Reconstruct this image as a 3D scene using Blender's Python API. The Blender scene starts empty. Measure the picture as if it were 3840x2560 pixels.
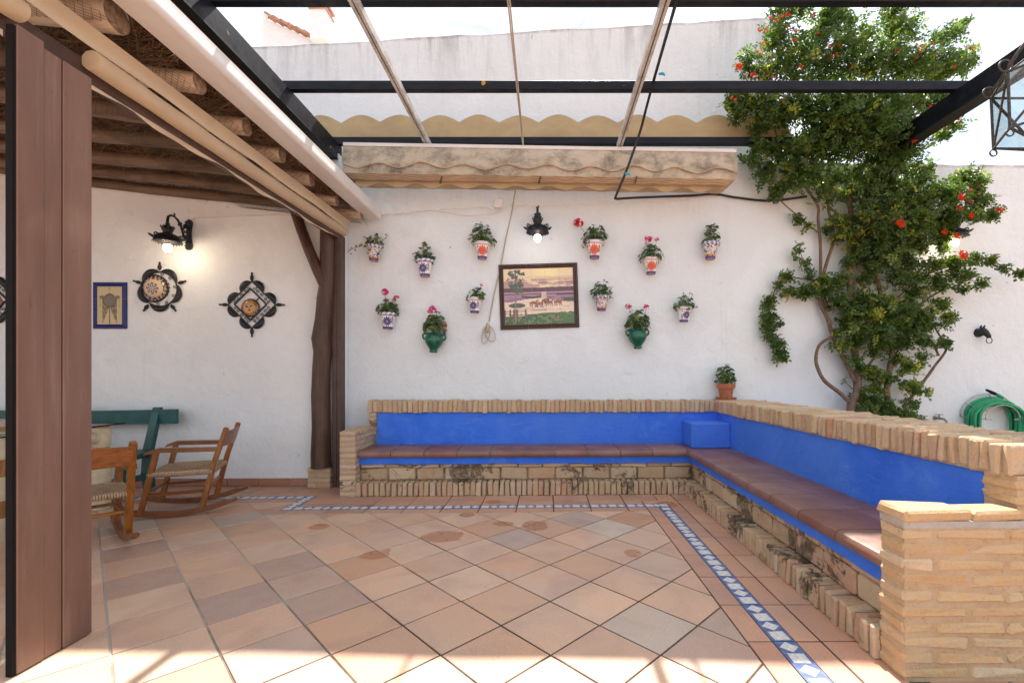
import bpy, math, random
import numpy as np
from mathutils import Vector, Matrix
sc = bpy.context.scene
C = bpy.context.collection
R = math.radians
random.seed(7)
RNG = np.random.default_rng(11)

# ------------------------------------------------------------------ camera, sky, sun, exposure
CAMH, FPX, CX, CY = 1.20, 1735.0, 2052.0, 1405.0     # eye height (m), focal length and principal point of the photograph (px of 3840x2560)
cam_d = bpy.data.cameras.new("camera"); cam = bpy.data.objects.new("camera", cam_d); C.objects.link(cam)
cam.location = (0, 0, CAMH); cam.rotation_euler = (R(90), 0, 0)
cam_d.sensor_width = 36; cam_d.lens = FPX/3840*36
cam_d.shift_x = -(CX-1920)/3840; cam_d.shift_y = (CY-1280)/3840
cam_d.clip_start = 0.05; cam_d.clip_end = 500
sc.camera = cam

SUN_DIR = Vector((0.09, 0.682, 1.0)).normalized()      # towards the sun: high behind the patio wall
SUN_EL = math.asin(SUN_DIR.z); SUN_AZ = math.atan2(SUN_DIR.x, SUN_DIR.y)
world = bpy.data.worlds.new("World"); sc.world = world; world.use_nodes = True
wn = world.node_tree; wn.nodes.clear()
w_out = wn.nodes.new("ShaderNodeOutputWorld"); w_bg = wn.nodes.new("ShaderNodeBackground")
sky = wn.nodes.new("ShaderNodeTexSky"); sky.sky_type = 'NISHITA'; sky.sun_disc = False
sky.sun_elevation = SUN_EL; sky.sun_rotation = SUN_AZ; sky.air_density = 1.0; sky.dust_density = 2.0; sky.ozone_density = 1.0
w_tc = wn.nodes.new("ShaderNodeTexCoord"); w_map = wn.nodes.new("ShaderNodeMapping"); w_map.inputs['Scale'].default_value = (1.0, 1.0, 2.6)
w_no = wn.nodes.new("ShaderNodeTexNoise"); w_no.inputs['Scale'].default_value = 2.2; w_no.inputs['Detail'].default_value = 7; w_no.inputs['Roughness'].default_value = .55
w_ra = wn.nodes.new("ShaderNodeValToRGB"); w_ra.color_ramp.elements[0].position = .34; w_ra.color_ramp.elements[0].color = (.30, .30, .30, 1)
w_ra.color_ramp.elements[1].position = .56; w_ra.color_ramp.elements[1].color = (1, 1, 1, 1)
w_mix = wn.nodes.new("ShaderNodeMixRGB"); 
w_n2 = wn.nodes.new("ShaderNodeTexNoise"); w_n2.inputs['Scale'].default_value = 3.1; w_n2.inputs['Detail'].default_value = 8; w_n2.inputs['Roughness'].default_value = .6
w_r2 = wn.nodes.new("ShaderNodeValToRGB"); w_r2.color_ramp.elements[0].position = .36; w_r2.color_ramp.elements[0].color = (3.7, 3.95, 4.3, 1); w_r2.color_ramp.elements[1].position = .64; w_r2.color_ramp.elements[1].color = (8.2, 8.3, 8.5, 1)
wn.links.new(w_map.outputs[0], w_n2.inputs['Vector']); wn.links.new(w_n2.outputs['Fac'], w_r2.inputs[0]); wn.links.new(w_r2.outputs[0], w_mix.inputs[2])
wn.links.new(w_tc.outputs['Generated'], w_map.inputs[0]); wn.links.new(w_map.outputs[0], w_no.inputs['Vector']); wn.links.new(w_no.outputs['Fac'], w_ra.inputs[0])
wn.links.new(w_ra.outputs[0], w_mix.inputs[0]); wn.links.new(sky.outputs[0], w_mix.inputs[1]); wn.links.new(w_mix.outputs[0], w_bg.inputs[0])
w_bg.inputs[1].default_value = 0.072
wn.links.new(w_bg.outputs[0], w_out.inputs[0])
sun_d = bpy.data.lights.new("sun", 'SUN'); sun_d.energy = 3.5; sun_d.angle = R(0.6); sun_d.color = (1.0, .95, .87)
sun = bpy.data.objects.new("sun", sun_d); C.objects.link(sun)
sun.rotation_euler = SUN_DIR.to_track_quat('Z', 'Y').to_euler(); sun.location = (2, 8, 12)
sc.view_settings.view_transform = 'Standard'; sc.view_settings.look = 'None'
sc.view_settings.exposure = 1.72; sc.view_settings.gamma = 1.0; sc.view_settings.use_curve_mapping = False
sc.render.engine = 'CYCLES'
sc.cycles.max_bounces = 10; sc.cycles.diffuse_bounces = 6; sc.cycles.transparent_max_bounces = 12

# ------------------------------------------------------------------ measuring and tagging helpers
def P(px, py, Y):                                        # a point of the photograph at depth Y metres
    return Vector(((px-CX)/FPX*Y, Y, CAMH-(py-CY)/FPX*Y))
TW = .02                                                 # the back wall is turned a little
WALL_Y, ROOM_Y = 5.30, 5.07
TH = math.atan(TW)
def PW(px, py, off=0., base=WALL_Y):                     # a point on the wall plane, off metres in front of it
    k = (px-CX)/FPX
    return P(px, py, (base-off)/(1-TW*k))
def PR(px, py, off=0.): return PW(px, py, off, ROOM_Y)
def tag(o, label=None, cat=None, group=None, kind=None):
    if label: o['label'] = label
    if cat: o['category'] = cat
    if group: o['group'] = group
    if kind: o['kind'] = kind
    return o
def empty(name, loc=(0, 0, 0), rz=0., label=None, cat=None, group=None, kind=None):
    o = bpy.data.objects.new(name, None); C.objects.link(o); o.location = loc; o.rotation_euler = (0, 0, rz); o.empty_display_size = .1
    return tag(o, label, cat, group, kind)
def link(name, me, parent=None, loc=None, rot=None, scale=None):
    o = bpy.data.objects.new(name, me); C.objects.link(o)
    if parent: o.parent = parent
    if loc is not None: o.location = loc
    if rot is not None: o.rotation_euler = rot
    if scale is not None: o.scale = scale
    return o
def copy_tree(o, parent=None):
    c = o.copy(); C.objects.link(c); c.parent = parent
    for ch in [x for x in bpy.data.objects if x.parent == o]: copy_tree(ch, c)
    return c
def S(r, g, b):                                          # sRGB 0..255 to linear
    return tuple(((c/255)/12.92 if c/255 <= .04045 else ((c/255+.055)/1.055)**2.4) for c in (r, g, b))

class MB:
    """collects shapes into one mesh"""
    def __init__(s): s.v = []; s.f = []; s.c = []; s.mi = []; s.mat = 0
    def add(s, vs, fs, cols=None):
        n = len(s.v); s.v += [tuple(v) for v in vs]; s.f += [tuple(i+n for i in f) for f in fs]; s.mi += [s.mat]*len(fs)
        if cols is not None: s.c += cols
        return s
    def box(s, x0, x1, y0, y1, z0, z1, c=0.):
        if c <= 0:
            vs = [(x, y, z) for z in (z0, z1) for y in (y0, y1) for x in (x0, x1)]
            return s.add(vs, [(0, 2, 3, 1), (4, 5, 7, 6), (0, 1, 5, 4), (2, 6, 7, 3), (0, 4, 6, 2), (1, 3, 7, 5)])
        vs, fs = chamfer(x1-x0, y1-y0, z1-z0, c)
        return s.add([(x+(x0+x1)/2, y+(y0+y1)/2, z+(z0+z1)/2) for x, y, z in vs], fs)
    def bar(s, a, b, w, h, up=(0, 0, 1), c=0.):           # a square bar from a to b
        a, b = Vector(a), Vector(b); d = b-a; L = d.length; z = d.normalized(); u = Vector(up)
        if abs(z.dot(u)) > .98: u = Vector((0, 1, 0))
        x = u.cross(z).normalized(); y = z.cross(x)
        m = MB().box(-w/2, w/2, -h/2, h/2, 0, L, c)
        return s.add([a+x*v[0]+y*v[1]+z*v[2] for v in m.v], m.f)
    def tube(s, pts, rad, n=8, cap=True, closed=False, jit=0.):
        pts = [Vector(p) for p in pts]; m = len(pts)
        rad = [rad]*m if isinstance(rad, (int, float)) else list(rad)
        vs, fs = [], []; prev = None
        for i, p in enumerate(pts):
            if closed: t = pts[(i+1) % m]-pts[i-1]
            else: t = pts[min(i+1, m-1)]-pts[max(i-1, 0)]
            t.normalize()
            if prev is None:
                u = Vector((0, 0, 1)) if abs(t.z) < .9 else Vector((1, 0, 0)); x = u.cross(t).normalized()
            else:
                x = prev-t*prev.dot(t); x.normalize()
            prev = x; y = t.cross(x)
            for k in range(n):
                a = 2*math.pi*k/n; r = rad[i]*(1+(random.uniform(-jit, jit) if jit else 0)); vs.append(p+x*math.cos(a)*r+y*math.sin(a)*r)
        for i in range(m if closed else m-1):
            j = (i+1) % m
            for k in range(n): fs.append((i*n+k, i*n+(k+1) % n, j*n+(k+1) % n, j*n+k))
        if cap and not closed: fs += [tuple(range(n-1, -1, -1)), tuple((m-1)*n+k for k in range(n))]
        return s.add(vs, fs)
    def lathe(s, prof, n=24, o=(0, 0, 0), cap0=True, cap1=True, colf=None):   # profile [(r, z)]
        vs, fs, cols = [], [], []
        for r, z in prof:
            for k in range(n):
                a = 2*math.pi*k/n; vs.append((o[0]+r*math.cos(a), o[1]+r*math.sin(a), o[2]+z))
        for i in range(len(prof)-1):
            for k in range(n):
                fs.append((i*n+k, i*n+(k+1) % n, (i+1)*n+(k+1) % n, (i+1)*n+k))
                if colf: cols.append(colf((k+.5)/n, i, (prof[i][1]+prof[i+1][1])/2))
        if cap0: fs.append(tuple(range(n-1, -1, -1))); cols.append(colf(0, -1, 0) if colf else None)
        if cap1: fs.append(tuple((len(prof)-1)*n+k for k in range(n))); cols.append(colf(0, -2, 0) if colf else None)
        return s.add(vs, fs, cols if colf else None)
    def prism(s, poly, z0, z1, c=0.):                     # vertical extrusion of an xy polygon, chamfered on top
        n = len(poly)
        if c > 0:
            ctr = sum((Vector(p) for p in poly), Vector((0, 0)))/n
            top = inset(poly, c)
            vs = [(x, y, z0) for x, y in poly]+[(x, y, z1-c*.7) for x, y in poly]+[(x, y, z1) for x, y in top]
            fs = [tuple(2*n+i for i in range(n))]
            for i in range(n):
                j = (i+1) % n; fs += [(i, j, n+j, n+i), (n+i, n+j, 2*n+j, 2*n+i)]
            return s.add(vs, fs)
        vs = [(x, y, z0) for x, y in poly]+[(x, y, z1) for x, y in poly]
        fs = [tuple(range(n-1, -1, -1)), tuple(n+i for i in range(n))]+[(i, (i+1) % n, n+(i+1) % n, n+i) for i in range(n)]
        return s.add(vs, fs)
    def extr(s, prof, p0, p1, ax, az):                    # closed profile [(a, b)] along p0 -> p1, a on ax, b on az
        p0, p1, ax, az = Vector(p0), Vector(p1), Vector(ax), Vector(az); n = len(prof)
        vs = [p0+ax*a+az*b for a, b in prof]+[p1+ax*a+az*b for a, b in prof]
        return s.add(vs, [tuple(range(n)), tuple(2*n-1-i for i in range(n))]+[(i, n+i, n+(i+1) % n, (i+1) % n) for i in range(n)])
    def sheet(s, rows, thick=None):                       # grid of points
        nr, nc = len(rows), len(rows[0])
        vs = [p for r in rows for p in r]
        return s.add(vs, [(i*nc+j, i*nc+j+1, (i+1)*nc+j+1, (i+1)*nc+j) for i in range(nr-1) for j in range(nc-1)])
    def xf(s, m):
        s.v = [tuple(m @ Vector(v)) for v in s.v]; return s
    def mesh(s, name, mats, smooth=False):
        me = bpy.data.meshes.new(name); me.from_pydata(s.v, [], s.f)
        if mats is not None:
            for m in (mats if isinstance(mats, (list, tuple)) else [mats]): me.materials.append(m)
            if isinstance(mats, (list, tuple)): me.polygons.foreach_set('material_index', s.mi)
        if s.c:
            at = me.color_attributes.new("Col", 'FLOAT_COLOR', 'CORNER'); a = []
            for f, c in zip(s.f, s.c): a += (list(c)[:3]+[1.])*len(f)
            at.data.foreach_set('color', a)
        if smooth:
            me.polygons.foreach_set('use_smooth', [True]*len(me.polygons))
            if smooth != 'all':
                try: me.set_sharp_from_angle(angle=R(smooth if smooth is not True else 40))
                except Exception: pass
        me.update(); return me
    def build(s, name, mats, parent=None, smooth=False, **k):
        return link(name, s.mesh(name, mats, smooth), parent, **k)

def inset(poly, c):
    n = len(poly); out = []
    for i in range(n):
        p0, p1, p2 = Vector(poly[i-1]), Vector(poly[i]), Vector(poly[(i+1) % n])
        a = (p1-p0).normalized(); b = (p2-p1).normalized()
        na, nb = Vector((-a.y, a.x)), Vector((-b.y, b.x))
        d = 1+na.dot(nb); q = p1+(na+nb)*(c/max(d, .35)); out.append((q.x, q.y))
    return out
def chamfer(sx, sy, sz, c):
    hx, hy, hz = sx/2, sy/2, sz/2; c = min(c, hx*.9, hy*.9, hz*.9); vs, idx = [], {}
    for X in (-1, 1):
        for Y in (-1, 1):
            for Z in (-1, 1):
                for ax in range(3):
                    p = [X*hx, Y*hy, Z*hz]
                    for k in range(3):
                        if k != ax: p[k] -= (X, Y, Z)[k]*c
                    idx[(X, Y, Z, ax)] = len(vs); vs.append(tuple(p))
    fs = []
    def face(ks):
        f = [idx[k] for k in ks]; a, b, d = (Vector(vs[i]) for i in f[:3]); nrm = (b-a).cross(d-b); ctr = sum((Vector(vs[i]) for i in f), Vector())
        fs.append(tuple(f) if nrm.dot(ctr) > 0 else tuple(reversed(f)))
    for s_ in (-1, 1):
        face([(s_, a, b, 0) for a, b in ((-1, -1), (1, -1), (1, 1), (-1, 1))])
        face([(a, s_, b, 1) for a, b in ((-1, -1), (1, -1), (1, 1), (-1, 1))])
        face([(a, b, s_, 2) for a, b in ((-1, -1), (1, -1), (1, 1), (-1, 1))])
        for t in (-1, 1):
            face([(s_, t, -1, 0), (s_, t, 1, 0), (s_, t, 1, 1), (s_, t, -1, 1)])
            face([(s_, -1, t, 0), (s_, 1, t, 0), (s_, 1, t, 2), (s_, -1, t, 2)])
            face([(-1, s_, t, 1), (1, s_, t, 1), (1, s_, t, 2), (-1, s_, t, 2)])
            for u in (-1, 1): face([(s_, t, u, 0), (s_, t, u, 1), (s_, t, u, 2)])
    return vs, fs
_bricks = {}
def brick_mesh(sx, sy, sz, mat, c=.006, jit=.004, nvar=7):   # one of a few worn bricks of this size
    key = (round(sx, 3), round(sy, 3), round(sz, 3), mat.name, random.randrange(nvar))
    if key not in _bricks:
        vs, fs = chamfer(sx, sy, sz, c)
        off = {}
        out = []
        for i, v in enumerate(vs):
            k = i//3
            if k not in off: off[k] = Vector([random.gauss(0, jit) for _ in range(3)])
            out.append(Vector(v)+off[k]+Vector([random.gauss(0, jit*.35) for _ in range(3)]))
        _bricks[key] = MB().add(out, fs).mesh("brick", mat)
    return _bricks[key]
# ------------------------------------------------------------------ materials
class NT:
    def __init__(s, name, rough=.6, metal=0., spec=.4):
        s.m = bpy.data.materials.new(name); s.m.use_nodes = True; s.t = s.m.node_tree
        s.b = s.t.nodes['Principled BSDF']; s.out = s.t.nodes['Material Output']
        s.b.inputs['Roughness'].default_value = rough; s.b.inputs['Metallic'].default_value = metal; s.b.inputs['Specular IOR Level'].default_value = spec
    def n(s, kind): return s.t.nodes.new("ShaderNode"+kind)
    def l(s, a, b): s.t.links.new(a, b)
    def put(s, inp, v):
        if hasattr(v, 'is_linked') or isinstance(v, bpy.types.NodeSocket): s.l(v, inp)
        elif isinstance(v, (tuple, list)) and len(v) == 3 and inp.type == 'RGBA': inp.default_value = (*v, 1)
        else: inp.default_value = v
    def pos(s): return s.n('NewGeometry').outputs['Position']
    def oco(s): return s.n('TexCoord').outputs['Object']
    def rnd(s): return s.n('ObjectInfo').outputs['Random']
    def mapv(s, v, scale=(1, 1, 1), rot=(0, 0, 0), loc=(0, 0, 0)):
        m = s.n('Mapping'); s.l(v, m.inputs[0]); m.inputs['Scale'].default_value = scale; m.inputs['Rotation'].default_value = rot; m.inputs['Location'].default_value = loc
        return m.outputs[0]
    def noise(s, v, scale, detail=4, rough=.55, dist=0.):
        m = s.n('TexNoise'); s.l(v, m.inputs['Vector']); m.inputs['Scale'].default_value = scale; m.inputs['Detail'].default_value = detail
        m.inputs['Roughness'].default_value = rough; m.inputs['Distortion'].default_value = dist; return m.outputs['Fac']
    def ramp(s, f, stops, interp='LINEAR'):
        m = s.n('ValToRGB'); s.l(f, m.inputs[0]); e = m.color_ramp.elements; m.color_ramp.interpolation = interp
        while len(e) < len(stops): e.new(.5)
        for x, (p, c) in zip(e, stops):
            x.position = p; x.color = (*c, 1) if isinstance(c, (tuple, list)) else (c, c, c, 1)
        return m.outputs[0]
    def mix(s, f, a, b, mode='MIX'):
        m = s.n('MixRGB'); m.blend_type = mode; s.put(m.inputs[0], f); s.put(m.inputs[1], a); s.put(m.inputs[2], b); return m.outputs[0]
    def math(s, op, a, b=0., clamp=False):
        m = s.n('Math'); m.operation = op; m.use_clamp = clamp; s.put(m.inputs[0], a); s.put(m.inputs[1], b); return m.outputs[0]
    def sep(s, v):
        m = s.n('SeparateXYZ'); s.l(v, m.inputs[0]); return m.outputs
    def vary(s, col, hue=.0, val=.0, sat=.0, r=None):        # per-object shift
        r = r or s.rnd(); m = s.n('HueSaturation'); s.put(m.inputs['Color'], col)
        if hue: s.l(s.math('ADD', s.math('MULTIPLY', s.math('FRACT', s.math('MULTIPLY', r, 7.13)), hue), .5-hue/2), m.inputs['Hue'])
        if val: s.l(s.math('ADD', s.math('MULTIPLY', s.math('FRACT', s.math('MULTIPLY', r, 13.7)), val), 1-val/2), m.inputs['Value'])
        if sat: s.l(s.math('ADD', s.math('MULTIPLY', s.math('FRACT', s.math('MULTIPLY', r, 29.3)), sat), 1-sat/2), m.inputs['Saturation'])
        return m.outputs[0]
    def bump(s, h, strength=.3, dist=.01):
        m = s.n('Bump'); s.l(h, m.inputs['Height']); m.inputs['Strength'].default_value = strength; m.inputs['Distance'].default_value = dist
        s.l(m.outputs[0], s.b.inputs['Normal']); return m
    def col(s, c): s.put(s.b.inputs['Base Color'], c); return s
    def rough(s, r): s.put(s.b.inputs['Roughness'], r); return s
M = {}
def simple(name, c, rough=.6, metal=0., var=.15, scale=20., bump=0., spec=.4, bd=.004):
    t = NT(name, rough, metal, spec); f = t.noise(t.oco(), scale, 5)
    t.col(t.mix(t.ramp(f, [(.3, 0.), (.7, 1.)]), tuple(x*(1-var) for x in c), tuple(min(1, x*(1+var)) for x in c)))
    if bump: t.bump(f, bump, bd)
    M[name] = t.m; return t.m

# white lime-washed plaster, with hand-trowelled relief and old stains
def plaster(name, streak_top=None, slope=0., warm=(.765, .825, .865), sk=.5, crack=.3):
    t = NT(name, .85, 0, .25); p = t.pos()
    big = t.noise(p, .9, 5, .6); fine = t.noise(p, 38, 5, .6); mid = t.noise(p, 7, 5, .55, .6)
    c = t.mix(t.ramp(big, [(.35, 0.), (.7, 1.)]), warm, tuple(x*.90 for x in warm))
    c = t.mix(t.math('MULTIPLY', t.ramp(mid, [(.52, 0.), (.75, 1.)]), .16), c, (.64, .61, .60))
    patch = t.noise(t.mapv(p, (1, 1, .8)), 1.7, 4, .5, .4); c = t.mix(t.ramp(patch, [(.50, 0.), (.54, .5)]), c, tuple(x*.91 for x in warm)); c = t.mix(t.ramp(t.noise(t.mapv(p, (7, 7, .45)), 1.3, 5, .65), [(.62, 0.), (.75, .22)]), c, (.55, .49, .43))
    spots = t.noise(p, 9.5, 2, .4)
    c = t.mix(t.math('MULTIPLY', t.ramp(spots, [(.765, 0.), (.80, 1.)]), .55), c, (.35, .30, .26))
    v = t.n('TexVoronoi'); v.feature = 'DISTANCE_TO_EDGE'; v.inputs['Scale'].default_value = .8      # hairline cracks
    wob = t.n('VectorMath'); wob.operation = 'ADD'; t.l(p, wob.inputs[0]); nz = t.n('TexNoise'); nz.inputs['Scale'].default_value = 4; t.l(p, nz.inputs['Vector']); t.l(nz.outputs['Color'], wob.inputs[1]); t.l(wob.outputs[0], v.inputs['Vector'])
    crk = t.math('MULTIPLY', t.ramp(v.outputs['Distance'], [(.0, 1.), (.006, 0.)]), t.ramp(t.noise(p, .7, 2), [(.58, 0.), (.66, crack)]))
    c = t.mix(crk, c, (.42, .36, .32))
    if streak_top is not None:
        x, y, z = t.sep(p)
        top = t.math('SUBTRACT', t.math('ADD', t.math('MULTIPLY', x, slope), streak_top), z)             # metres below the coping
        st = t.noise(t.mapv(p, (6, 1, .7)), 1.0, 6, .7, .5)
        m = t.math('MULTIPLY', t.ramp(st, [(.46, 0.), (.66, 1.)]), t.ramp(top, [(0., 1.), (.12, .75), (.6, .18), (1., 0.)]))
        c = t.mix(t.math('MULTIPLY', m, sk), c, (.26, .24, .23))
        edge = t.math('MULTIPLY', t.ramp(top, [(0., 1.), (.035, .0)]), t.ramp(t.noise(p, 12, 3), [(.35, .3), (.6, 1.)]))
        c = t.mix(t.math('MULTIPLY', edge, .7), c, (.25, .22, .2))
    t.col(c)
    h = t.math('ADD', t.math('MULTIPLY', mid, 1.0), t.math('MULTIPLY', fine, .35)); t.bump(h, .8, .018)
    M[name] = t.m; return t.m
plaster('plaster'); plaster('plaster_parapet', 5.39, .072, (.75, .785, .815), .55); plaster('plaster_wall', 3.64, .0, sk=.16)
plaster('plaster_room', warm=(.83, .865, .89))

t = NT('blue_plaster', .75, 0, .3); p = t.pos()
f1 = t.noise(p, 3.2, 6, .65, .5); f2 = t.noise(t.mapv(p, (.5, .5, 1.6)), 26, 6, .65)
c = t.mix(t.ramp(f1, [(.32, 0.), (.68, 1.)]), (.030, .142, .74), (.055, .20, .84))
c = t.mix(t.math('MULTIPLY', t.ramp(t.noise(p, 5.5, 6, .7), [(.52, 0.), (.70, 1.)]), .45), c, (.13, .30, .82))
c = t.mix(t.ramp(t.noise(p, .9, 3, .5), [(.42, 0.), (.62, .55)]), c, (.085, .225, .74)); c = t.mix(t.ramp(t.noise(t.mapv(p, (.6, .6, 2.)), 11, 6, .75), [(.60, 0.), (.72, .45)]), c, (.20, .36, .80)); c = t.mix(t.ramp(t.noise(p, 16, 3), [(.72, 0.), (.76, .6)]), c, (.012, .03, .16))
t.col(c); t.bump(t.math('ADD', f2, t.math('MULTIPLY', f1, 2.)), .5, .01); M['blue_plaster'] = t.m

# terracotta floor tile: each fired a little differently, a few damp patches left by watering
DAMP = [(1195, 1975, 42, 11), (1658, 2010, 78, 24), (1405, 2080, 56, 18), (1448, 2064, 18, 9), (1755, 1929, 32, 9), (2005, 1970, 52, 20), (2370, 2071, 36, 15), (1890, 1962, 40, 10),
        (1850, 1880, 30, 8), (2500, 1890, 40, 12), (1365, 1900, 40, 10)]
def tile_mat(name, cols, wet=False):
    t = NT(name, .5, 0, .45); p = t.pos(); r = t.rnd()
    base = t.ramp(r, cols, 'LINEAR')
    cl = t.noise(p, 3.1, 4, .5, .7)
    c = t.mix(t.math('MULTIPLY', t.ramp(cl, [(.45, 0.), (.72, 1.)]), .38), base, (.33, .21, .18))
    c = t.mix(.8, c, t.ramp(t.noise(p, 2.3, 3, .5), [(.3, (.96, 1.0, 1.03)), (.5, (1.0, 1.0, 1.0)), (.7, (1.08, .97, .88))]), 'MULTIPLY'); c = t.mix(1., c, t.ramp(t.noise(p, 260, 2, .6), [(.3, .82), (.7, 1.16)]), 'MULTIPLY')
    sp = t.noise(p, 150, 3, .7)
    c = t.mix(t.ramp(sp, [(.60, 0.), (.72, .5)]), c, (.16, .09, .06))
    c = t.mix(t.ramp(t.noise(p, 90, 3, .6), [(.30, .32), (.42, 0.)]), c, (.70, .50, .36))
    c = t.mix(t.ramp(t.noise(p, 13, 6, .75), [(.66, 0.), (.76, .35)]), c, (.20, .11, .07))
    rg = t.ramp(t.noise(p, 9, 4), [(.3, .40), (.7, .62)])
    if wet:
        x, y, z = t.sep(p); wob = t.math('MULTIPLY', t.math('SUBTRACT', t.noise(p, 9, 3), .5), 1.5); m = None
        for px, py, rx, ry in DAMP:
            Y = CAMH*FPX/(py-CY); X = (px-CX)/FPX*Y; a = rx/FPX*Y; b = abs(CAMH*FPX/(py-ry-CY)-CAMH*FPX/(py+ry-CY))/2
            d = t.math('ADD', t.math('POWER', t.math('ABSOLUTE', t.math('DIVIDE', t.math('SUBTRACT', x, X), a)), 2.), t.math('POWER', t.math('ABSOLUTE', t.math('DIVIDE', t.math('SUBTRACT', y, Y), b)), 2.))
            k = t.ramp(t.math('ADD', d, wob), [(.80, 1.), (1., 0.)]); m = k if m is None else t.math('MAXIMUM', m, k)
        c = t.mix(m, c, t.mix(1., c, (.80, .63, .50), 'MULTIPLY')); rg = t.math('SUBTRACT', rg, t.math('MULTIPLY', m, .18))
    t.col(c); t.rough(rg); t.bump(t.math('ADD', sp, t.math('MULTIPLY', cl, 2.)), .12, .004); M[name] = t.m
TC = [(.0, (.55, .315, .20)), (.14, (.63, .405, .275)), (.30, (.68, .465, .33)), (.42, (.55, .345, .24)), (.56, (.70, .475, .335)), (.70, (.60, .375, .26)), (.82, (.64, .45, .335)), (.93, (.44, .295, .235)), (1., (.61, .51, .41))]
tile_mat('floor_tile', TC, True)
tile_mat('border_tile', [(.0, (.52, .285, .19)), (.5, (.58, .34, .235)), (1., (.47, .265, .185))], True)
tile_mat('skirting_tile', [(.0, (.36, .155, .095)), (1., (.45, .21, .13))])
t = NT('seat_tile', .38, 0, .5); p = t.pos(); c = t.vary(t.mix(t.ramp(t.noise(p, 4, 5, .6), [(.35, 0.), (.68, 1.)]), (.19, .088, .062), (.27, .145, .112)), .012, .22, .2)
c = t.mix(t.ramp(t.noise(p, 70, 3, .7), [(.6, 0.), (.75, .45)]), c, (.09, .04, .03)); c = t.mix(t.ramp(t.noise(p, 21, 2), [(.80, 0.), (.82, .8)]), c, (.7, .66, .6))
t.col(c); t.rough(t.ramp(t.noise(p, 11, 4), [(.3, .3), (.7, .52)])); t.bump(t.noise(p, 60, 4), .08, .004); M['seat_tile'] = t.m
t = NT('grout', .9, 0, .2); p = t.pos(); x, y, z = t.sep(p); lite = t.ramp(t.math('ADD', t.math('MULTIPLY', x, -.22), t.math('SUBTRACT', t.noise(p, 2.2, 4), .5)), [(.15, 0.), (.45, 1.)]); c = t.mix(lite, t.mix(t.ramp(t.noise(p, 2.5, 5, .6), [(.35, 0.), (.65, 1.)]), (.045, .030, .020), (.13, .095, .068)), (.46, .41, .35)); t.col(c); t.bump(t.noise(p, 90, 4), .3, .003); M['grout'] = t.m
t = NT('far_paving', .6, 0, .4); p = t.pos(); br = t.n('TexBrick'); t.l(t.mapv(p, (1, 1, 1), (0, 0, R(45))), br.inputs['Vector']); br.offset = 0.; br.inputs['Scale'].default_value = 1.; br.inputs['Brick Width'].default_value = .334; br.inputs['Row Height'].default_value = .334; br.inputs['Mortar Size'].default_value = .005
br.inputs['Color1'].default_value = (.50, .30, .2, 1); br.inputs['Color2'].default_value = (.42, .26, .18, 1); br.inputs['Mortar'].default_value = (.2, .16, .12, 1); t.col(br.outputs['Color']); M['far_paving'] = t.m
simple('stripe_blue', (.11, .155, .33), .45, 0, .45, 30.); simple('stripe_white', (.66, .64, .60), .45, 0, .25, 45.)

# old hand-made brick, buff to orange, with lime and moss
def brick_mat(name, moss=0., lo=.0, hi=.5, cols=None):
    t = NT(name, .88, 0, .2); p = t.pos(); r = t.rnd()
    base = t.ramp(r, cols or [(.0, (.54, .36, .215)), (.2, (.62, .44, .275)), (.4, (.48, .32, .195)), (.55, (.66, .50, .33)), (.68, (.58, .355, .205)), (.8, (.56, .41, .275)), (.9, (.56, .27, .165)), (1., (.64, .53, .39))])
    n1 = t.noise(p, 15, 6, .65, .4); n2 = t.noise(p, 70, 5, .7)
    c = t.mix(t.ramp(n1, [(.42, 0.), (.68, .55)]), base, (.56, .46, .34))
    c = t.mix(t.ramp(n2, [(.58, 0.), (.74, .5)]), c, (.27, .175, .11))
    c = t.mix(t.ramp(t.noise(p, 36, 4, .7), [(.28, .5), (.42, 0.)]), c, (.64, .54, .42))
    if moss:
        x, y, z = t.sep(p)
        mz = t.ramp(t.math('DIVIDE', t.math('SUBTRACT', z, lo), hi-lo), [(0., .55), (.35, .9), (1., 1.)])
        mm = t.math('MULTIPLY', t.ramp(t.noise(p, 3.1, 6, .72, .8), [(.585-.06*moss, 0.), (.625-.055*moss, 1.)]), mz)
        mm = t.math('MULTIPLY', mm, t.ramp(t.noise(p, 26, 5, .7), [(.3, .35), (.55, 1.)]))
        c = t.mix(t.math('MULTIPLY', mm, .88), c, (.045, .036, .02))
    t.col(c); t.bump(t.math('ADD', t.math('MULTIPLY', n1, 1.6), n2), .9, .012); M[name] = t.m
brick_mat('brick'); brick_mat('brick_moss', 1., .1, .32); brick_mat('brick_foot', .5, 0., .14); brick_mat('brick_side', 1.55, .1, .28); brick_mat('brick_side_foot', 1.25, 0., .12)
brick_mat('brick_pier', 0, cols=[(.0, (.59, .375, .185)), (.3, (.67, .455, .245)), (.55, (.64, .47, .29)), (.8, (.64, .39, .19)), (1., (.70, .55, .37))])
def mortar(name, c1, c2, moss=False):
    t = NT(name, .95, 0, .15); p = t.pos(); n1 = t.noise(p, 9, 6, .65); n2 = t.noise(p, 85, 4, .7)
    c = t.mix(t.ramp(n1, [(.35, 0.), (.68, 1.)]), c1, c2); c = t.mix(t.ramp(n2, [(.58, 0.), (.7, .5)]), c, (.17, .11, .07))
    if moss: c = t.mix(t.ramp(t.noise(p, 4, 6, .7, .6), [(.5, 0.), (.62, .85)]), c, (.05, .04, .025))
    t.col(c); t.bump(t.math('ADD', n1, n2), .8, .01); M[name] = t.m
mortar('mortar', (.40, .30, .21), (.50, .40, .30)); mortar('mortar_moss', (.20, .145, .095), (.32, .245, .17), True); mortar('mortar_pier', (.49, .34, .205), (.57, .43, .285)); mortar('cement', (.40, .37, .33), (.5, .46, .41))

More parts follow.
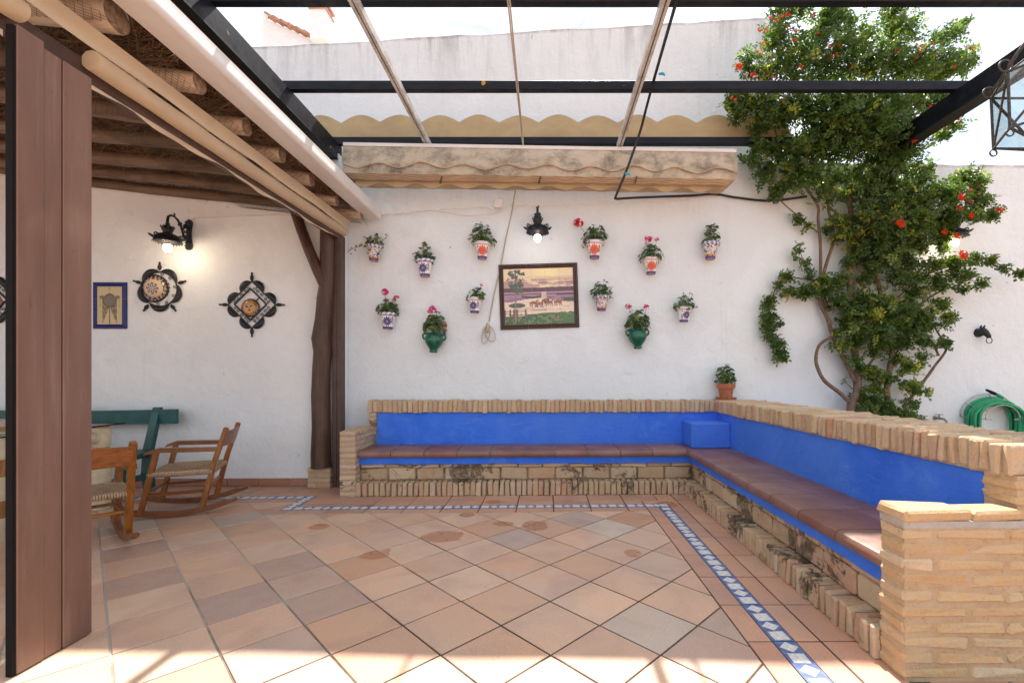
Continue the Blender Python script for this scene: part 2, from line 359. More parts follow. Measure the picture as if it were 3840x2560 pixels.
# metals
t = NT('brown_paint', .42, 0, .45); p = t.pos(); c = t.mix(t.ramp(t.noise(t.mapv(p, (3, 3, .5)), 2, 6, .65), [(.3, 0.), (.7, 1.)]), (.155, .084, .058), (.225, .133, .098))
c = t.mix(t.ramp(t.noise(p, 55, 4, .7), [(.62, 0.), (.72, .45)]), c, (.10, .05, .04)); c = t.mix(t.ramp(t.noise(t.mapv(p, (16, 16, .8)), 1.6, 6, .7, .3), [(.56, 0.), (.72, .5)]), c, (.30, .215, .19)); c = t.mix(t.ramp(t.noise(t.mapv(p, (22, 22, 1.6)), 1.1, 5, .7), [(.68, 0.), (.73, .6)]), c, (.07, .04, .035)); c = t.mix(t.ramp(t.noise(t.mapv(p, (1, 1, .35)), 26, 5, .7), [(.70, 0.), (.76, .4)]), c, (.42, .32, .28))
t.col(c); t.rough(t.ramp(t.noise(p, 6, 4), [(.3, .34), (.7, .55)])); M['brown_paint'] = t.m
simple('brown_dark', (.085, .05, .042), .5, 0, .2, 12.); simple('rubber', (.009, .008, .008), .75, 0, .1, spec=.15)
t = NT('black_steel', .5, 0, .22); p = t.pos(); c = t.mix(t.ramp(t.noise(t.mapv(p, (1, 1, 4)), 6, 6, .7), [(.4, 0.), (.7, 1.)]), (.004, .005, .010), (.011, .012, .018))
c = t.mix(t.ramp(t.noise(p, 17, 5, .75), [(.66, 0.), (.73, .55)]), c, (.12, .10, .085)); c = t.mix(t.ramp(t.noise(p, 4.2, 2, .4), [(.765, 0.), (.775, 1.)]), c, (.45, .22, .03))
t.col(c); t.rough(t.ramp(t.noise(p, 11, 4), [(.3, .3), (.7, .6)])); t.bump(t.noise(p, 60, 4), .15, .003); M['black_steel'] = t.m
t = NT('rusty_steel', .6, 0, .4); p = t.pos(); c = t.mix(t.ramp(t.noise(p, 14, 6, .75), [(.42, 0.), (.66, 1.)]), (.006, .007, .008), (.020, .018, .014)); t.col(c); t.bump(t.noise(p, 40, 5), .12, .002); M['rusty_steel'] = t.m
t = NT('white_alu', .28, 0, .5); p = t.pos(); c = t.mix(t.ramp(t.noise(p, 5, 6, .7), [(.45, 0.), (.75, .35)]), (.72, .69, .66), (.50, .43, .38)); t.col(c); M['white_alu'] = t.m
t = NT('rail_alu', .4, 0, .45); p = t.pos(); c = t.mix(t.ramp(t.noise(p, 8, 6, .7), [(.45, 0.), (.7, .8)]), (.60, .585, .56), (.26, .24, .19)); t.col(c); M['rail_alu'] = t.m
simple('cast_iron', (.016, .018, .022), .42, .3, .3, 60., .4, .5); simple('horse_iron', (.02, .026, .026), .5, .2, .3, 50., .3)
simple('chrome', (.45, .43, .40), .3, .9, .15, 60.); simple('brass', (.30, .26, .21), .4, .8, .3, 60.)

# cloth
def cloth(name, c1, stain=0., trans=.35, tint=None):
    t = NT(name, .85, 0, .15); p = t.pos(); n1 = t.noise(t.mapv(p, (1, 1, 2.2)), 3.2, 6, .65, .5)
    c = t.mix(t.ramp(n1, [(.35, 0.), (.7, 1.)]), c1, tuple(x*.85 for x in c1))
    if stain:
        g = t.math('MULTIPLY', t.ramp(t.noise(t.mapv(p, (1, 1, 1.5)), 4.2, 7, .72, .25), [(.44, 0.), (.64, 1.)]), t.ramp(t.noise(p, 120, 3, .7), [(.35, .35), (.6, 1.)]))
        c = t.mix(t.math('MULTIPLY', g, stain), c, (.115, .112, .098))
    wv = t.noise(p, 300, 2)
    t.col(c); t.bump(wv, .15, .002)
    tr = t.n('BsdfTranslucent'); t.put(tr.inputs[0], c if tint is None else tint); mx = t.n('MixShader'); mx.inputs[0].default_value = trans
    t.l(t.b.outputs[0], mx.inputs[1]); t.l(tr.outputs[0], mx.inputs[2]); t.l(mx.outputs[0], t.out.inputs[0]); M[name] = t.m
cloth('canvas', (.85, .71, .52), 0., .45, (.90, .76, .56)); cloth('canvas_stained', (.60, .52, .41), .95, .12); cloth('canvas_ochre', (.55, .40, .24), .12, .15, (.55, .38, .2)); cloth('canvas_fold', (.58, .44, .30), .25, .1)
cloth('valance_ochre', (.47, .345, .195), .2, .10, (.45, .30, .14))
simple('rope', (.46, .40, .31), .9, 0, .2, 80.); simple('cream_rope', (.55, .49, .41), .9, 0, .2, 80.)

# timber
def wood(name, c1, c2, axis='x', rough=.6, sc_=1., bump=.4, spec=.4, rings=False):
    t = NT(name, rough, 0, spec); o = t.oco(); s_ = {'x': (.7, 9, 9), 'y': (9, .7, 9), 'z': (9, 9, .7)}[axis]
    g = t.noise(t.mapv(o, tuple(k*sc_ for k in s_)), 2.2, 7, .65, .8); g2 = t.noise(o, 5*sc_, 4)
    c = t.mix(t.ramp(g, [(.33, 0.), (.68, 1.)]), c1, c2); c = t.mix(t.math('MULTIPLY', t.ramp(g2, [(.5, 0.), (.75, 1.)]), .5), c, tuple(x*.55 for x in c1))
    t.col(t.vary(c, .012, .25, .1)); t.bump(g, bump, .006); M[name] = t.m
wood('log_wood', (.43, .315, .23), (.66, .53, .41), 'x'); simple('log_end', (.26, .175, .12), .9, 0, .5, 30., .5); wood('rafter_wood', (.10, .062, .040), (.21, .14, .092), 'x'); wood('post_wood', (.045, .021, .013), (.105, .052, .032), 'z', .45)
wood('chair_wood', (.17, .052, .012), (.36, .135, .032), 'z', .32, 3., .1, .5); wood('chair_wood_h', (.19, .06, .014), (.38, .145, .036), 'y', .3, 3., .1, .5); wood('chair_wood_x', (.13, .042, .012), (.30, .105, .028), 'x', .32, 3., .1, .5)
wood('bamboo', (.30, .13, .045), (.48, .26, .10), 'z', .4, 2., .15); simple('leather_wrap', (.62, .52, .36), .6, 0, .12, 18., .2)
t = NT('rush', .85, 0, .2); o = t.oco(); g = t.noise(t.mapv(o, (60, 60, 60)), 1.4, 5, .7); c = t.mix(t.ramp(g, [(.35, 0.), (.65, 1.)]), (.26, .17, .10), (.60, .43, .28)); t.col(c); t.bump(g, .6, .004); M['rush'] = t.m
simple('green_paint', (.016, .095, .088), .4, 0, .25, 8., .05); simple('thatch_deck', (.035, .020, .012), .95, 0, .5, 30., .8, .2, .02)
t = NT('twig', .9, 0, .2); c = t.mix(t.noise(t.pos(), 11, 3), (.075, .042, .024), (.34, .21, .12)); t.col(c); M['twig'] = t.m
simple('net', (.10, .075, .05), .8, 0, .2)

# plants
def leaf(name, stops, trans=.38, rough=.45):
    t = NT(name, rough, 0, .35); p = t.pos(); at = t.n('Attribute'); at.attribute_name = 'Col'; rr = t.sep(at.outputs['Color'])[0]
    c = t.ramp(rr, stops); c = t.mix(.35, c, t.mix(1., c, t.ramp(t.noise(p, 90, 2), [(.3, .5), (.7, 1.3)]), 'MULTIPLY')); t.col(c)
    tr = t.n('BsdfTranslucent'); t.put(tr.inputs[0], t.mix(1., c, (1.5, 1.6, .7), 'MULTIPLY')); mx = t.n('MixShader'); mx.inputs[0].default_value = trans
    t.l(t.b.outputs[0], mx.inputs[1]); t.l(tr.outputs[0], mx.inputs[2]); t.l(mx.outputs[0], t.out.inputs[0]); M[name] = t.m
leaf('vine_leaf', [(.0, (.050, .098, .032)), (.45, (.105, .170, .050)), (.72, (.18, .245, .058)), (.88, (.30, .33, .07)), (1., (.48, .45, .09))], .48, .34)
leaf('geranium_leaf', [(.0, (.042, .088, .030)), (.5, (.078, .140, .044)), (.85, (.12, .185, .055)), (.93, (.25, .24, .04)), (1., (.42, .17, .03))], .22)
simple('vine_wood', (.16, .105, .07), .85, 0, .35, 30., .5); simple('green_stem', (.10, .12, .045), .7); simple('soil', (.03, .02, .014), .95)
def petal(name, c):
    t = NT(name, .6, 0, .3); t.col(t.mix(t.noise(t.oco(), 60, 2), tuple(x*.7 for x in c), c)); tr = t.n('BsdfTranslucent'); tr.inputs[0].default_value = (*c, 1); mx = t.n('MixShader'); mx.inputs[0].default_value = .35
    t.l(t.b.outputs[0], mx.inputs[1]); t.l(tr.outputs[0], mx.inputs[2]); t.l(mx.outputs[0], t.out.inputs[0]); M[name] = t.m
petal('petal_orange', (.80, .07, .018)); petal('petal_red', (.68, .008, .012)); petal('petal_pink', (.78, .035, .27)); petal('petal_salmon', (.72, .12, .20)); petal('petal_dry', (.22, .07, .06))

# glazes and paint
def painted(name, rough=.25):
    t = NT(name, rough, 0, .5); at = t.n('Attribute'); at.attribute_name = 'Col'; c = t.mix(t.ramp(t.noise(t.oco(), 35, 4), [(.3, .14), (.7, 0.)]), at.outputs['Color'], (.4, .34, .3)); t.col(c); M[name] = t.m
painted('ceramic_paint'); painted('tile_paint', .32)
t = NT('green_glaze', .16, 0, .55); o = t.oco(); c = t.mix(t.ramp(t.noise(o, 16, 5), [(.35, 0.), (.7, 1.)]), (.004, .075, .042), (.012, .14, .085)); c = t.mix(t.ramp(t.noise(o, 14, 3), [(.72, 0.), (.73, .6)]), c, (.3, .36, .3)); t.col(c); M['green_glaze'] = t.m
simple('terracotta', (.36, .13, .065), .8, 0, .2, 20., .1); simple('terracotta_roof', (.40, .235, .17), .85, 0, .35, 9., .3)
simple('mural_frame', (.062, .033, .024), .3, 0, .3, 40.); simple('blue_frame', (.006, .010, .14), .25, 0, .25, 20.); simple('plastic_white', (.80, .79, .78), .5, 0, .06)
simple('cable_white', (.78, .77, .77), .6, 0, .1); simple('cable_black', (.018, .018, .02), .5, 0, .2); simple('plastic_blue', (.02, .35, .55), .4); simple('bulb_base', (.75, .73, .70), .5, 0, .03)
t = NT('hose_green', .35, 0, .5); t.col(t.mix(t.noise(t.pos(), 8, 3), (.004, .20, .08), (.014, .36, .15))); M['hose_green'] = t.m
def bulb(name, c, s):
    t = NT(name); t.b.inputs['Emission Color'].default_value = (*c, 1); t.b.inputs['Emission Strength'].default_value = s; t.col(c); M[name] = t.m
bulb('bulb_warm', (1., .80, .55), 26.); bulb('bulb_cool', (1., .97, .92), 6.)
t = NT('glass', .05, 0, .5); g = t.n('BsdfGlossy'); g.inputs['Roughness'].default_value = .03; tp = t.n('BsdfTransparent'); tp.inputs[0].default_value = (.90, .93, .92, 1); fr = t.n('LayerWeight'); fr.inputs[0].default_value = .5; mx = t.n('MixShader')
t.l(t.math('ADD', t.math('MULTIPLY', t.math('POWER', fr.outputs['Facing'], 4.), .5), .04), mx.inputs[0]); t.l(tp.outputs[0], mx.inputs[1]); t.l(g.outputs[0], mx.inputs[2]); t.l(mx.outputs[0], t.out.inputs[0]); M['glass'] = t.m
simple('iron_lantern', (.075, .066, .06), .55, .4, .35, 40.)
# ------------------------------------------------------------------ setting: ground, walls
TB = .03                                                 # the bench and the floor border run at this slope
def clip(poly, a, b, c):                                 # keep a*x+b*y <= c
    out = []
    for i in range(len(poly)):
        p, q = poly[i], poly[(i+1) % len(poly)]
        dp, dq = a*p[0]+b*p[1]-c, a*q[0]+b*q[1]-c
        if dp <= 0: out.append(p)
        if (dp < 0 < dq) or (dq < 0 < dp):
            k = dp/(dp-dq); out.append((p[0]+(q[0]-p[0])*k, p[1]+(q[1]-p[1])*k))
    return out
def area(p): return .5*sum(p[i][0]*p[(i+1) % len(p)][1]-p[(i+1) % len(p)][0]*p[i][1] for i in range(len(p)))

ground = MB().box(-60, 60, -60, 60, -.3, -.030).build('ground', M['far_paving']); tag(ground, kind='structure')
floor = MB().box(-7.4, 1.5, .6, 5.1, -.028, -.0045).build('floor', M['grout']); tag(floor, kind='structure')
fl_near = MB().box(-9, 9, -9, .598, -.028, -.002).build('floor_near', M['far_paving']); tag(fl_near, kind='structure')
fl_side = MB().box(1.502, 9, .6, 5.4, -.028, -.003).build('floor_side', M['far_paving']); tag(fl_side, kind='structure')
GP, GAP = .236, .0050
F0 = (0.015, 2.458)                                      # a corner of the diagonal grid
Y1, Y2, Y3 = 4.065, 4.40, 4.61                           # field edge, back of the striped row, bench foot (at x = 0)
XJ = -2.33                                               # where the border steps back into the porch
YL1, YL2, YL3 = 4.445, 4.78, 5.13
X1, X2, X3 = .900, 1.236, 1.40
zj = lambda: random.uniform(-.0012, .0008)
full = None
def tile_obj(poly, mat, name='tile', z=0.):
    poly = inset(poly, GAP)
    if len(poly) < 3 or area(poly) < 4e-4: return
    cx_, cy_ = sum(p[0] for p in poly)/len(poly), sum(p[1] for p in poly)/len(poly)
    return MB().prism([(x-cx_, y-cy_) for x, y in poly], -.022, 0, .0022).build(name, M[mat], floor, loc=(cx_, cy_, z+zj()))
d = GP
full_me = MB().prism(inset([(0, -d), (d, 0), (0, d), (-d, 0)], GAP), -.022, 0, .0022).mesh('tile', M['floor_tile'])
for m in range(-30, 31):
    for n in range(-30, 31):
        cx_, cy_ = F0[0]+(m-n)*d, F0[1]+(m+n+1)*d
        if cy_ < .95 or cy_ > 5.2 or cx_ < -6.6-.0 or cx_ > 1.2: continue
        if cx_ < -1.30*cy_-.35: continue
        poly = [(cx_, cy_-d), (cx_+d, cy_), (cx_, cy_+d), (cx_-d, cy_)]
        q = clip(poly, 1, 0, X1)
        if q: q = clip(q, -TB, 1, Y1) if cx_ > XJ-.12 else clip(q, -TB, 1, YL1)
        if not q or area(q) < 6e-4: continue
        if abs(area(q)-area(poly)) < 1e-6: link('tile', full_me, floor, loc=(cx_, cy_, zj()), rot=(random.gauss(0, .0016), random.gauss(0, .0016), random.gauss(0, .004)))
        else: tile_obj(q, 'floor_tile')
# the border: one row of tiles with a blue and white strip let in, and a row of cut tiles along the bench
sw = .050                                                # half width of the strip
sq_me = MB().prism([(-.034, -.036), (.034, -.036), (.034, .036), (-.034, .036)], -.012, 0, .001).mesh('inlay', M['stripe_white'])
di_me = MB().prism([(-.038, 0), (0, -.041), (.038, 0), (0, .041)], -.012, 0, .001).mesh('inlay', M['stripe_white'])
def stripe(ax, u0, u1, v, parent):                       # blue bed with white squares and diamonds, along x (ax = 0) or y (ax = 1)
    a, b = u0+.004, u1-.004
    if ax == 0: poly = [(a, v(a)-sw), (b, v(b)-sw), (b, v(b)+sw), (a, v(a)+sw)]
    else: poly = [(v(a)-sw, a), (v(a)+sw, a), (v(b)+sw, b), (v(b)-sw, b)]
    MB().prism(poly, -.02, -.0005, .001).build('strip', M['stripe_blue'], parent, loc=(0, 0, 0))
    n = max(1, round((b-a)/.083))
    for k in range(n):
        u = a+(k+.5)*(b-a)/n; me = sq_me if k % 2 == 0 else di_me
        pos = (u, v(u), .0008) if ax == 0 else (v(u), u, .0008)
        link('inlay', me, parent, loc=pos, rot=(0, 0, (math.atan(TB) if ax == 0 else R(90))+random.uniform(-.06, .06)))
def hrow(x0, x1, ya, yb, striped, ref):
    x = x0
    while x < x1-.02:
        e = min(x+.334, x1); Ym = (ya+yb)/2
        if x1-e < .05: e = x1
        if striped:
            tile_obj([(x, ya+TB*x), (e, ya+TB*e), (e, Ym-sw+TB*e), (x, Ym-sw+TB*x)], 'border_tile')
            tile_obj([(x, Ym+sw+TB*x), (e, Ym+sw+TB*e), (e, yb+TB*e), (x, yb+TB*x)], 'border_tile')
            stripe(0, x, e, lambda u: Ym+TB*u, floor)
        else: tile_obj([(x, ya+TB*x), (e, ya+TB*e), (e, yb+TB*e), (x, yb+TB*x)], 'border_tile')
        x = e
hrow(XJ+.05, X1, Y1, Y2, True, 0); hrow(XJ+.05, X2, Y2, Y3+.02, False, 0)
hrow(-6.0, XJ-.05, YL1, YL2, True, 0); hrow(-6.0, XJ+.05, YL2, YL3, False, 0)
Ymid, YLm = (Y1+Y2)/2, (YL1+YL2)/2
stripe(1, Ymid+TB*XJ-.05, YLm+TB*XJ+.05, lambda u: XJ, floor)                       # the step in the strip
xa, xb = XJ-.05, XJ+.05                                  # tiles filling in round the step
tile_obj([(xa-.30, Y1+TB*xa), (xb, Y1+TB*xb), (xb, Ymid-sw+TB*xb), (xa-.30, Ymid-sw+TB*xa)], 'border_tile'); tile_obj([(xa-.30, Ymid-sw+TB*xa), (xa, Ymid-sw+TB*xa), (xa, YL1+TB*xa), (xa-.30, YL1+TB*xa)], 'border_tile', z=-.0006)
tile_obj([(xb, Ymid+sw+TB*xb), (xb+.30, Ymid+sw+TB*xb), (xb+.30, YL3+TB*xb), (xb, YL3+TB*xb)], 'border_tile', z=-.0008); tile_obj([(xa, YLm+sw+TB*xa), (xb, YLm+sw+TB*xb), (xb, YL2+TB*xb), (xa, YL2+TB*xa)], 'border_tile')
Xm = (X1+X2)/2                                           # along the side bench, and the corner
yv = Y2+TB*X2
stripe(0, X1, Xm+.05, lambda u: Ymid+TB*u, floor)
tile_obj([(X1, Ymid+sw+TB*X1), (X2, Ymid+sw+TB*X2), (X2, yv), (X1, Y2+TB*X1)], 'border_tile')
y = Ymid+TB*Xm-.05
tile_obj([(X1, Y1+TB*X1), (Xm-sw, Y1+TB*X1), (Xm-sw, y), (X1, y)], 'border_tile'); tile_obj([(Xm+sw, Y1+TB*X1), (X2, Y1+TB*X1), (X2, Ymid+sw+TB*X2), (Xm+sw, Ymid+sw+TB*X2)], 'border_tile')
stripe(1, Y1+TB*X1, y, lambda u: Xm, floor)
tile_obj([(X2, Y2+TB*X2), (X3+.02, Y2+TB*X3), (X3+.02, Y3+.07), (X2, Y3+.07)], 'border_tile')
tile_obj([(X2, Y1+TB*X1), (X3+.02, Y1+TB*X1), (X3+.02, Y2+TB*X3), (X2, Y2+TB*X2)], 'border_tile')
y = Y1+TB*X1
while y > .9:
    e = y-.334
    tile_obj([(X1, e), (Xm-sw, e), (Xm-sw, y), (X1, y)], 'border_tile'); tile_obj([(Xm+sw, e), (X2, e), (X2, y), (Xm+sw, y)], 'border_tile'); tile_obj([(X2, e), (X3+.02, e), (X3+.02, y), (X2, y)], 'border_tile')
    stripe(1, e, y, lambda u: Xm, floor); y = e

# walls
def turned_wall(name, x0, x1, base, thick, z0, z1, mat, z1b=None, nx=2, rough_top=False):
    rows_f = []; b = MB(); xs = [x0+(x1-x0)*i/nx for i in range(nx+1)]
    tops = [z1+((z1b if z1b is not None else z1)-z1)*i/nx+(random.uniform(-.012, .012) if rough_top else 0) for i in range(nx+1)]
    vs = []
    for x, tz in zip(xs, tops):
        y = base+TW*x; vs += [(x, y, z0), (x, y, tz), (x, y+thick, tz), (x, y+thick, z0)]
    fs = [(0, 1, 2, 3), (4*nx+3, 4*nx+2, 4*nx+1, 4*nx)]
    for i in range(nx):
        a = 4*i; c = a+4
        fs += [(a, c, c+1, a+1), (a+1, c+1, c+2, a+2), (a+2, c+2, c+3, a+3), (a+3, c+3, c, a)]
    return b.add(vs, fs).build(name, M[mat])
wl = turned_wall('patio_wall', -2.26, 9.0, WALL_Y, .26, -.03, 3.635, 'plaster_wall', 3.655, 40, True); tag(wl, 'white limewashed patio wall behind the blue bench and the potted geraniums', 'wall')
wr = turned_wall('porch_wall', -7.6, -2.262, ROOM_Y, .45, -.03, 3.6, 'plaster_room'); tag(wr, 'white wall under the thatched porch hung with plates', 'wall')
we = MB().box(-7.75, -7.61, 3.2, 5.2, -.03, 3.9).build('unseen_end_wall', M['plaster_room']); tag(we, kind='structure')  # unseen wall added to keep side light out, cut short to brighten the porch
nb = turned_wall('neighbour_wall', -9.0, 2.78, WALL_Y+.34, .28, 2.0, 4.74, 'plaster_parapet', 5.59, 46, True); tag(nb, 'tall weathered white parapet wall rising behind the patio wall', 'wall')

# the neighbour's gable and chimney beyond the parapet
gb = empty('gable_roof', P(1000, 160, 12.5), 0, 'white gable with a sloping row of terracotta roof tiles and a chimney behind the parapet', 'roof')
def at(px, py): p = P(px, py, 12.5)-gb.location; return p
bpts = [at(985, 260), at(1235, 260), at(1235, 160), at(1172, 152), at(1003, 74), at(1003, 50), at(985, 50)]
MB().extr([(p.x, p.z) for p in bpts], (0, 0, 0), (0, .5, 0), (1, 0, 0), (0, 0, 1)).build('wall', M['plaster'], gb)
a0, a1 = at(1000, 70), at(1172, 151); dirv = (a1-a0); L = dirv.length; dirv.normalize()
for i in range(6):                                       # barge tiles
    s0, s1 = a0+dirv*(L*i/6), a0+dirv*(L*(i+1.12)/6); b = MB()
    up = Vector((dirv.z*-1, 0, dirv.x)); up = up if up.z > 0 else -up
    pr = [(.11*math.cos(R(180-k*30)), .10*math.sin(R(180-k*30))) for k in range(7)]+[(.085*math.cos(R(k*30)), .075*math.sin(R(k*30))) for k in range(7)]
    o = Vector((0, -.06, 0)); b.extr(pr, s0+o+up*.035, s1+o+up*.0, (0, 1, 0), up); b.build('roof_tile', M['terracotta_roof'], gb, smooth=True)
c0, c1 = at(1180, 170), at(1236, 62)
ch = MB().box(c0.x, c1.x, -.25, .2, c0.z, c1.z).build('chimney', M['plaster'], gb)
MB().box(c0.x-.03, c1.x+.03, -.28, .23, c1.z, c1.z+.035).build('cap', M['terracotta_roof'], ch)
for k in range(3): MB().box(c0.x+.02+.15*k, c0.x+.07+.15*k, -.2, .15, c1.z+.035, c1.z+.16).build('vent_brick', M['plaster'], ch)
MB().box(c0.x-.04, c1.x+.04, -.29, .24, c1.z+.161, c1.z+.22).build('cap', M['terracotta_roof'], ch)

# ------------------------------------------------------------------ the brick bench: one arm along the wall, one arm along the garden side
bb = empty('brick_bench', (0, 4.61, 0), math.atan(TB), 'long brick bench with blue back and brown seat tiles along the white wall', 'bench', 'brick benches')
def put_brick(parent, x0, x1, y0, y1, z0, z1, mat, c=.007, jit=.003, name='brick'):
    sx, sy, sz = round(x1-x0, 3), round(y1-y0, 3), round(z1-z0, 3)
    o = link(name, brick_mesh(sx, sy, sz, M[mat], c, jit), parent, loc=((x0+x1)/2, (y0+y1)/2, (z0+z1)/2))
    q = .0016/max(sx, sy, sz); o.rotation_euler = (random.gauss(0, q), random.gauss(0, q), random.gauss(0, q)); return o
# local frame of the wall bench: x along, y from the foot towards the wall, z up
LX0, LX1 = -2.02, 1.50
MB().box(LX0+.02, 1.52, .022, .55, -.02, .120).build('foot_core', M['mortar_moss'], bb)
MB().box(LX0+.02, 1.60, .125, .55, .12, .372).build('seat_core', M['mortar_moss'], bb)
x = LX0+.13
while x < 1.40:                                          # soldier course at the floor
    w = random.choice((.043, .046, .05)); put_brick(bb, x, x+w, .0+random.uniform(-.005, .006), .13, .0, .132+random.uniform(-.004, .004), 'brick_foot'); x += w+random.uniform(.008, .014)
x = LX0+.14; k = 0
while x < 1.45:                                          # big bricks under the seat
    w = .268; put_brick(bb, x, min(x+w, 1.50), .113+random.uniform(-.003, .003), .2, .138, .254, 'brick_moss', .012, .003); x += w+.014
x = LX0+.14
while x < 1.45:                                          # thin course
    w = random.choice((.24, .26)); put_brick(bb, x, min(x+w, 1.5), .108+random.uniform(-.003, .003), .2, .263, .297, 'brick_moss', .008, .003); x += w+.012
nseg = 60; rows = []                                     # painted band below the seat, with an uneven lower edge
def band(parent, a, b, along, depth0, depth1, z0, z1, mat, amp=.006, n=60):
    bm = MB(); A, B = [], []
    for i in range(n+1):
        u = a+(b-a)*i/n; zz = z0+random.uniform(-amp, amp)
        A.append((u, zz))
    for (u, z), (u2, z2) in zip(A[:-1], A[1:]):
        pts = [(u, depth0, z), (u2, depth0, z2), (u2, depth0, z1), (u, depth0, z1), (u, depth1, z), (u2, depth1, z2), (u2, depth1, z1), (u, depth1, z1)]
        if along == 'y': pts = [(d_, u_, z_) for u_, d_, z_ in pts]
        bm.add(pts, [(0, 1, 2, 3), (0, 4, 5, 1), (3, 2, 6, 7)] if along == 'x' else [(3, 2, 1, 0), (1, 5, 4, 0), (7, 6, 2, 3)])
    return bm.build('plaster_band', M[mat], parent)
band(bb, LX0+.12, 1.5, 'x', .095, .14, .300, .378, 'blue_plaster')
def seat_prof(dep):                                      # bull-nosed tile: (depth, height)
    pts = [(.02, .374), (.006, .384), (.0, .400), (.002, .418), (.012, .433), (.03, .440), (dep, .440), (dep, .374)]
    return pts
x = LX0+.14; i = 0
while x < 1.40:
    e = min(x+.328, 1.43)
    if 1.43-e < .06: e = 1.43
    MB().extr(seat_prof(.50), (x, .035, 0), (e-.008, .035, 0), (0, 1, 0), (0, 0, 1)).build('seat_tile', M['seat_tile'], bb, smooth=35); x = e
MB().box(LX0+.14, 1.43, .057, .53, .386, .4315).build('seat_bed', M['cement'], bb)
MB().box(LX0+.175, 1.95, .50, .74, .30, .800).build('back_plaster', M['blue_plaster'], bb)
MB().box(LX0+.10, 1.95, .485, .76, .79, .905).build('cap_core', M['mortar'], bb)
x = LX0+.085
while x < 1.86:                                          # soldier course capping the back
    w = random.choice((.042, .046, .05)); put_brick(bb, x, x+w, .470+random.uniform(-.006, .006), .73, .790+random.uniform(-.008, .004), .917+random.uniform(-.005, .005), 'brick', .008, .0035); x += w+random.uniform(.005, .010)
for k in range(4):                                       # end of the back, above the low arm
    put_brick(bb, LX0+.09, LX0+.175, .475, .70, .60+k*.048, .640+k*.048, 'brick_foot', .007, .003)
MB().box(LX0+.10, LX0+.17, .49, .70, .55, .80).build('end_core', M['mortar'], bb)
z = .0; k = 0
arm = MB().box(LX0-.017, LX0+.132, -.007, .50, -.01, .617).build('arm_core', M['mortar'], bb)
while z < .60:                                           # low arm at the post end
    h = .042; off = .0 if k % 2 else -.12
    for y0, y1 in ((-.012, .12), (.132, .255), (.268, .50)):
        put_brick(bb, LX0-.02, LX0+.135, y0, y1-.006, z+.005, z+.005+h, 'brick' if k > 2 else 'brick_foot', .008, .0022)
    z += .0545; k += 1

sb = empty('brick_bench', (0, 0, 0), 0, 'brick bench with blue back running towards the camera, ending in a bare brick pier', 'bench', 'brick benches')
YE, YN = 1.945, 4.70                                     # near and far ends
MB().box(1.405, 1.95, YE, YN, -.02, .120).build('foot_core', M['mortar_moss'], sb)
MB().box(1.498, 1.95, YE, 4.80, .12, .372).build('seat_core', M['mortar_moss'], sb)
y = YE+.005
while y < 4.66:
    w = random.choice((.036, .040, .044)); put_brick(sb, 1.382+random.uniform(-.006, .006), 1.51, y, y+w, .0, .132+random.uniform(-.004, .004), 'brick_side_foot'); y += w+random.uniform(.009, .015)
y = YE+.005
while y < 4.68:
    put_brick(sb, 1.484+random.uniform(-.003, .003), 1.58, y, min(y+.268, 4.74), .138, .254, 'brick_side', .012, .003); y += .282
y = YE+.06
while y < 4.65:
    put_brick(sb, 1.479+random.uniform(-.003, .003), 1.58, y, min(y+.25, 4.74), .263, .297, 'brick_side', .008, .003); y += .262
band(sb, YE, 4.74, 'y', 1.466, 1.52, .300, .378, 'blue_plaster')
y = YE+.0; x0 = 1.415
while y < 4.60:
    e = min(y+.334, 4.655)
    if 4.655-e < .08: e = 4.655
    MB().extr(seat_prof(.33), (x0, y+.003, 0), (x0, e-.004, 0), (1, 0, 0), (0, 0, 1)).build('seat_tile', M['seat_tile'], sb, smooth=35)
    MB().box(x0+.335, 1.93, y+.002, e-.003, .38, .4395, .002).build('seat_tile', M['seat_tile'], sb); y = e
MB().box(x0+.022, 1.93, YE, 4.655, .386, .4315).build('seat_bed', M['cement'], sb)
MB().box(x0+.0, 1.93, 4.659, 5.15, .375, .4385, .004).build('seat_tile', M['seat_tile'], sb)
MB().box(1.905, 2.30, 2.0, 5.25, .0, .795).build('back_plaster', M['blue_plaster'], sb)
MB().box(1.896, 2.325, 1.90, 5.25, .78, .908).build('cap_core', M['mortar'], sb)
MB().box(1.50, 1.906, 4.80, 5.22, .436, .700, .012).build('corner_block', M['blue_plaster'], sb)
y = 1.885
while y < 5.15:
    w = random.choice((.035, .039, .043)); jx = random.uniform(-.008, .008); z1 = .917+random.uniform(-.006, .006); zb = .788+random.uniform(-.012, .006)
    put_brick(sb, 1.880+jx, 2.115+jx, y, y+w, zb, z1, 'brick', .009, .004); put_brick(sb, 2.122+jx, 2.345, y+.003, y+w+.003, zb, z1+random.uniform(-.004, .004), 'brick', .009, .004); y += w+random.uniform(.010, .017)
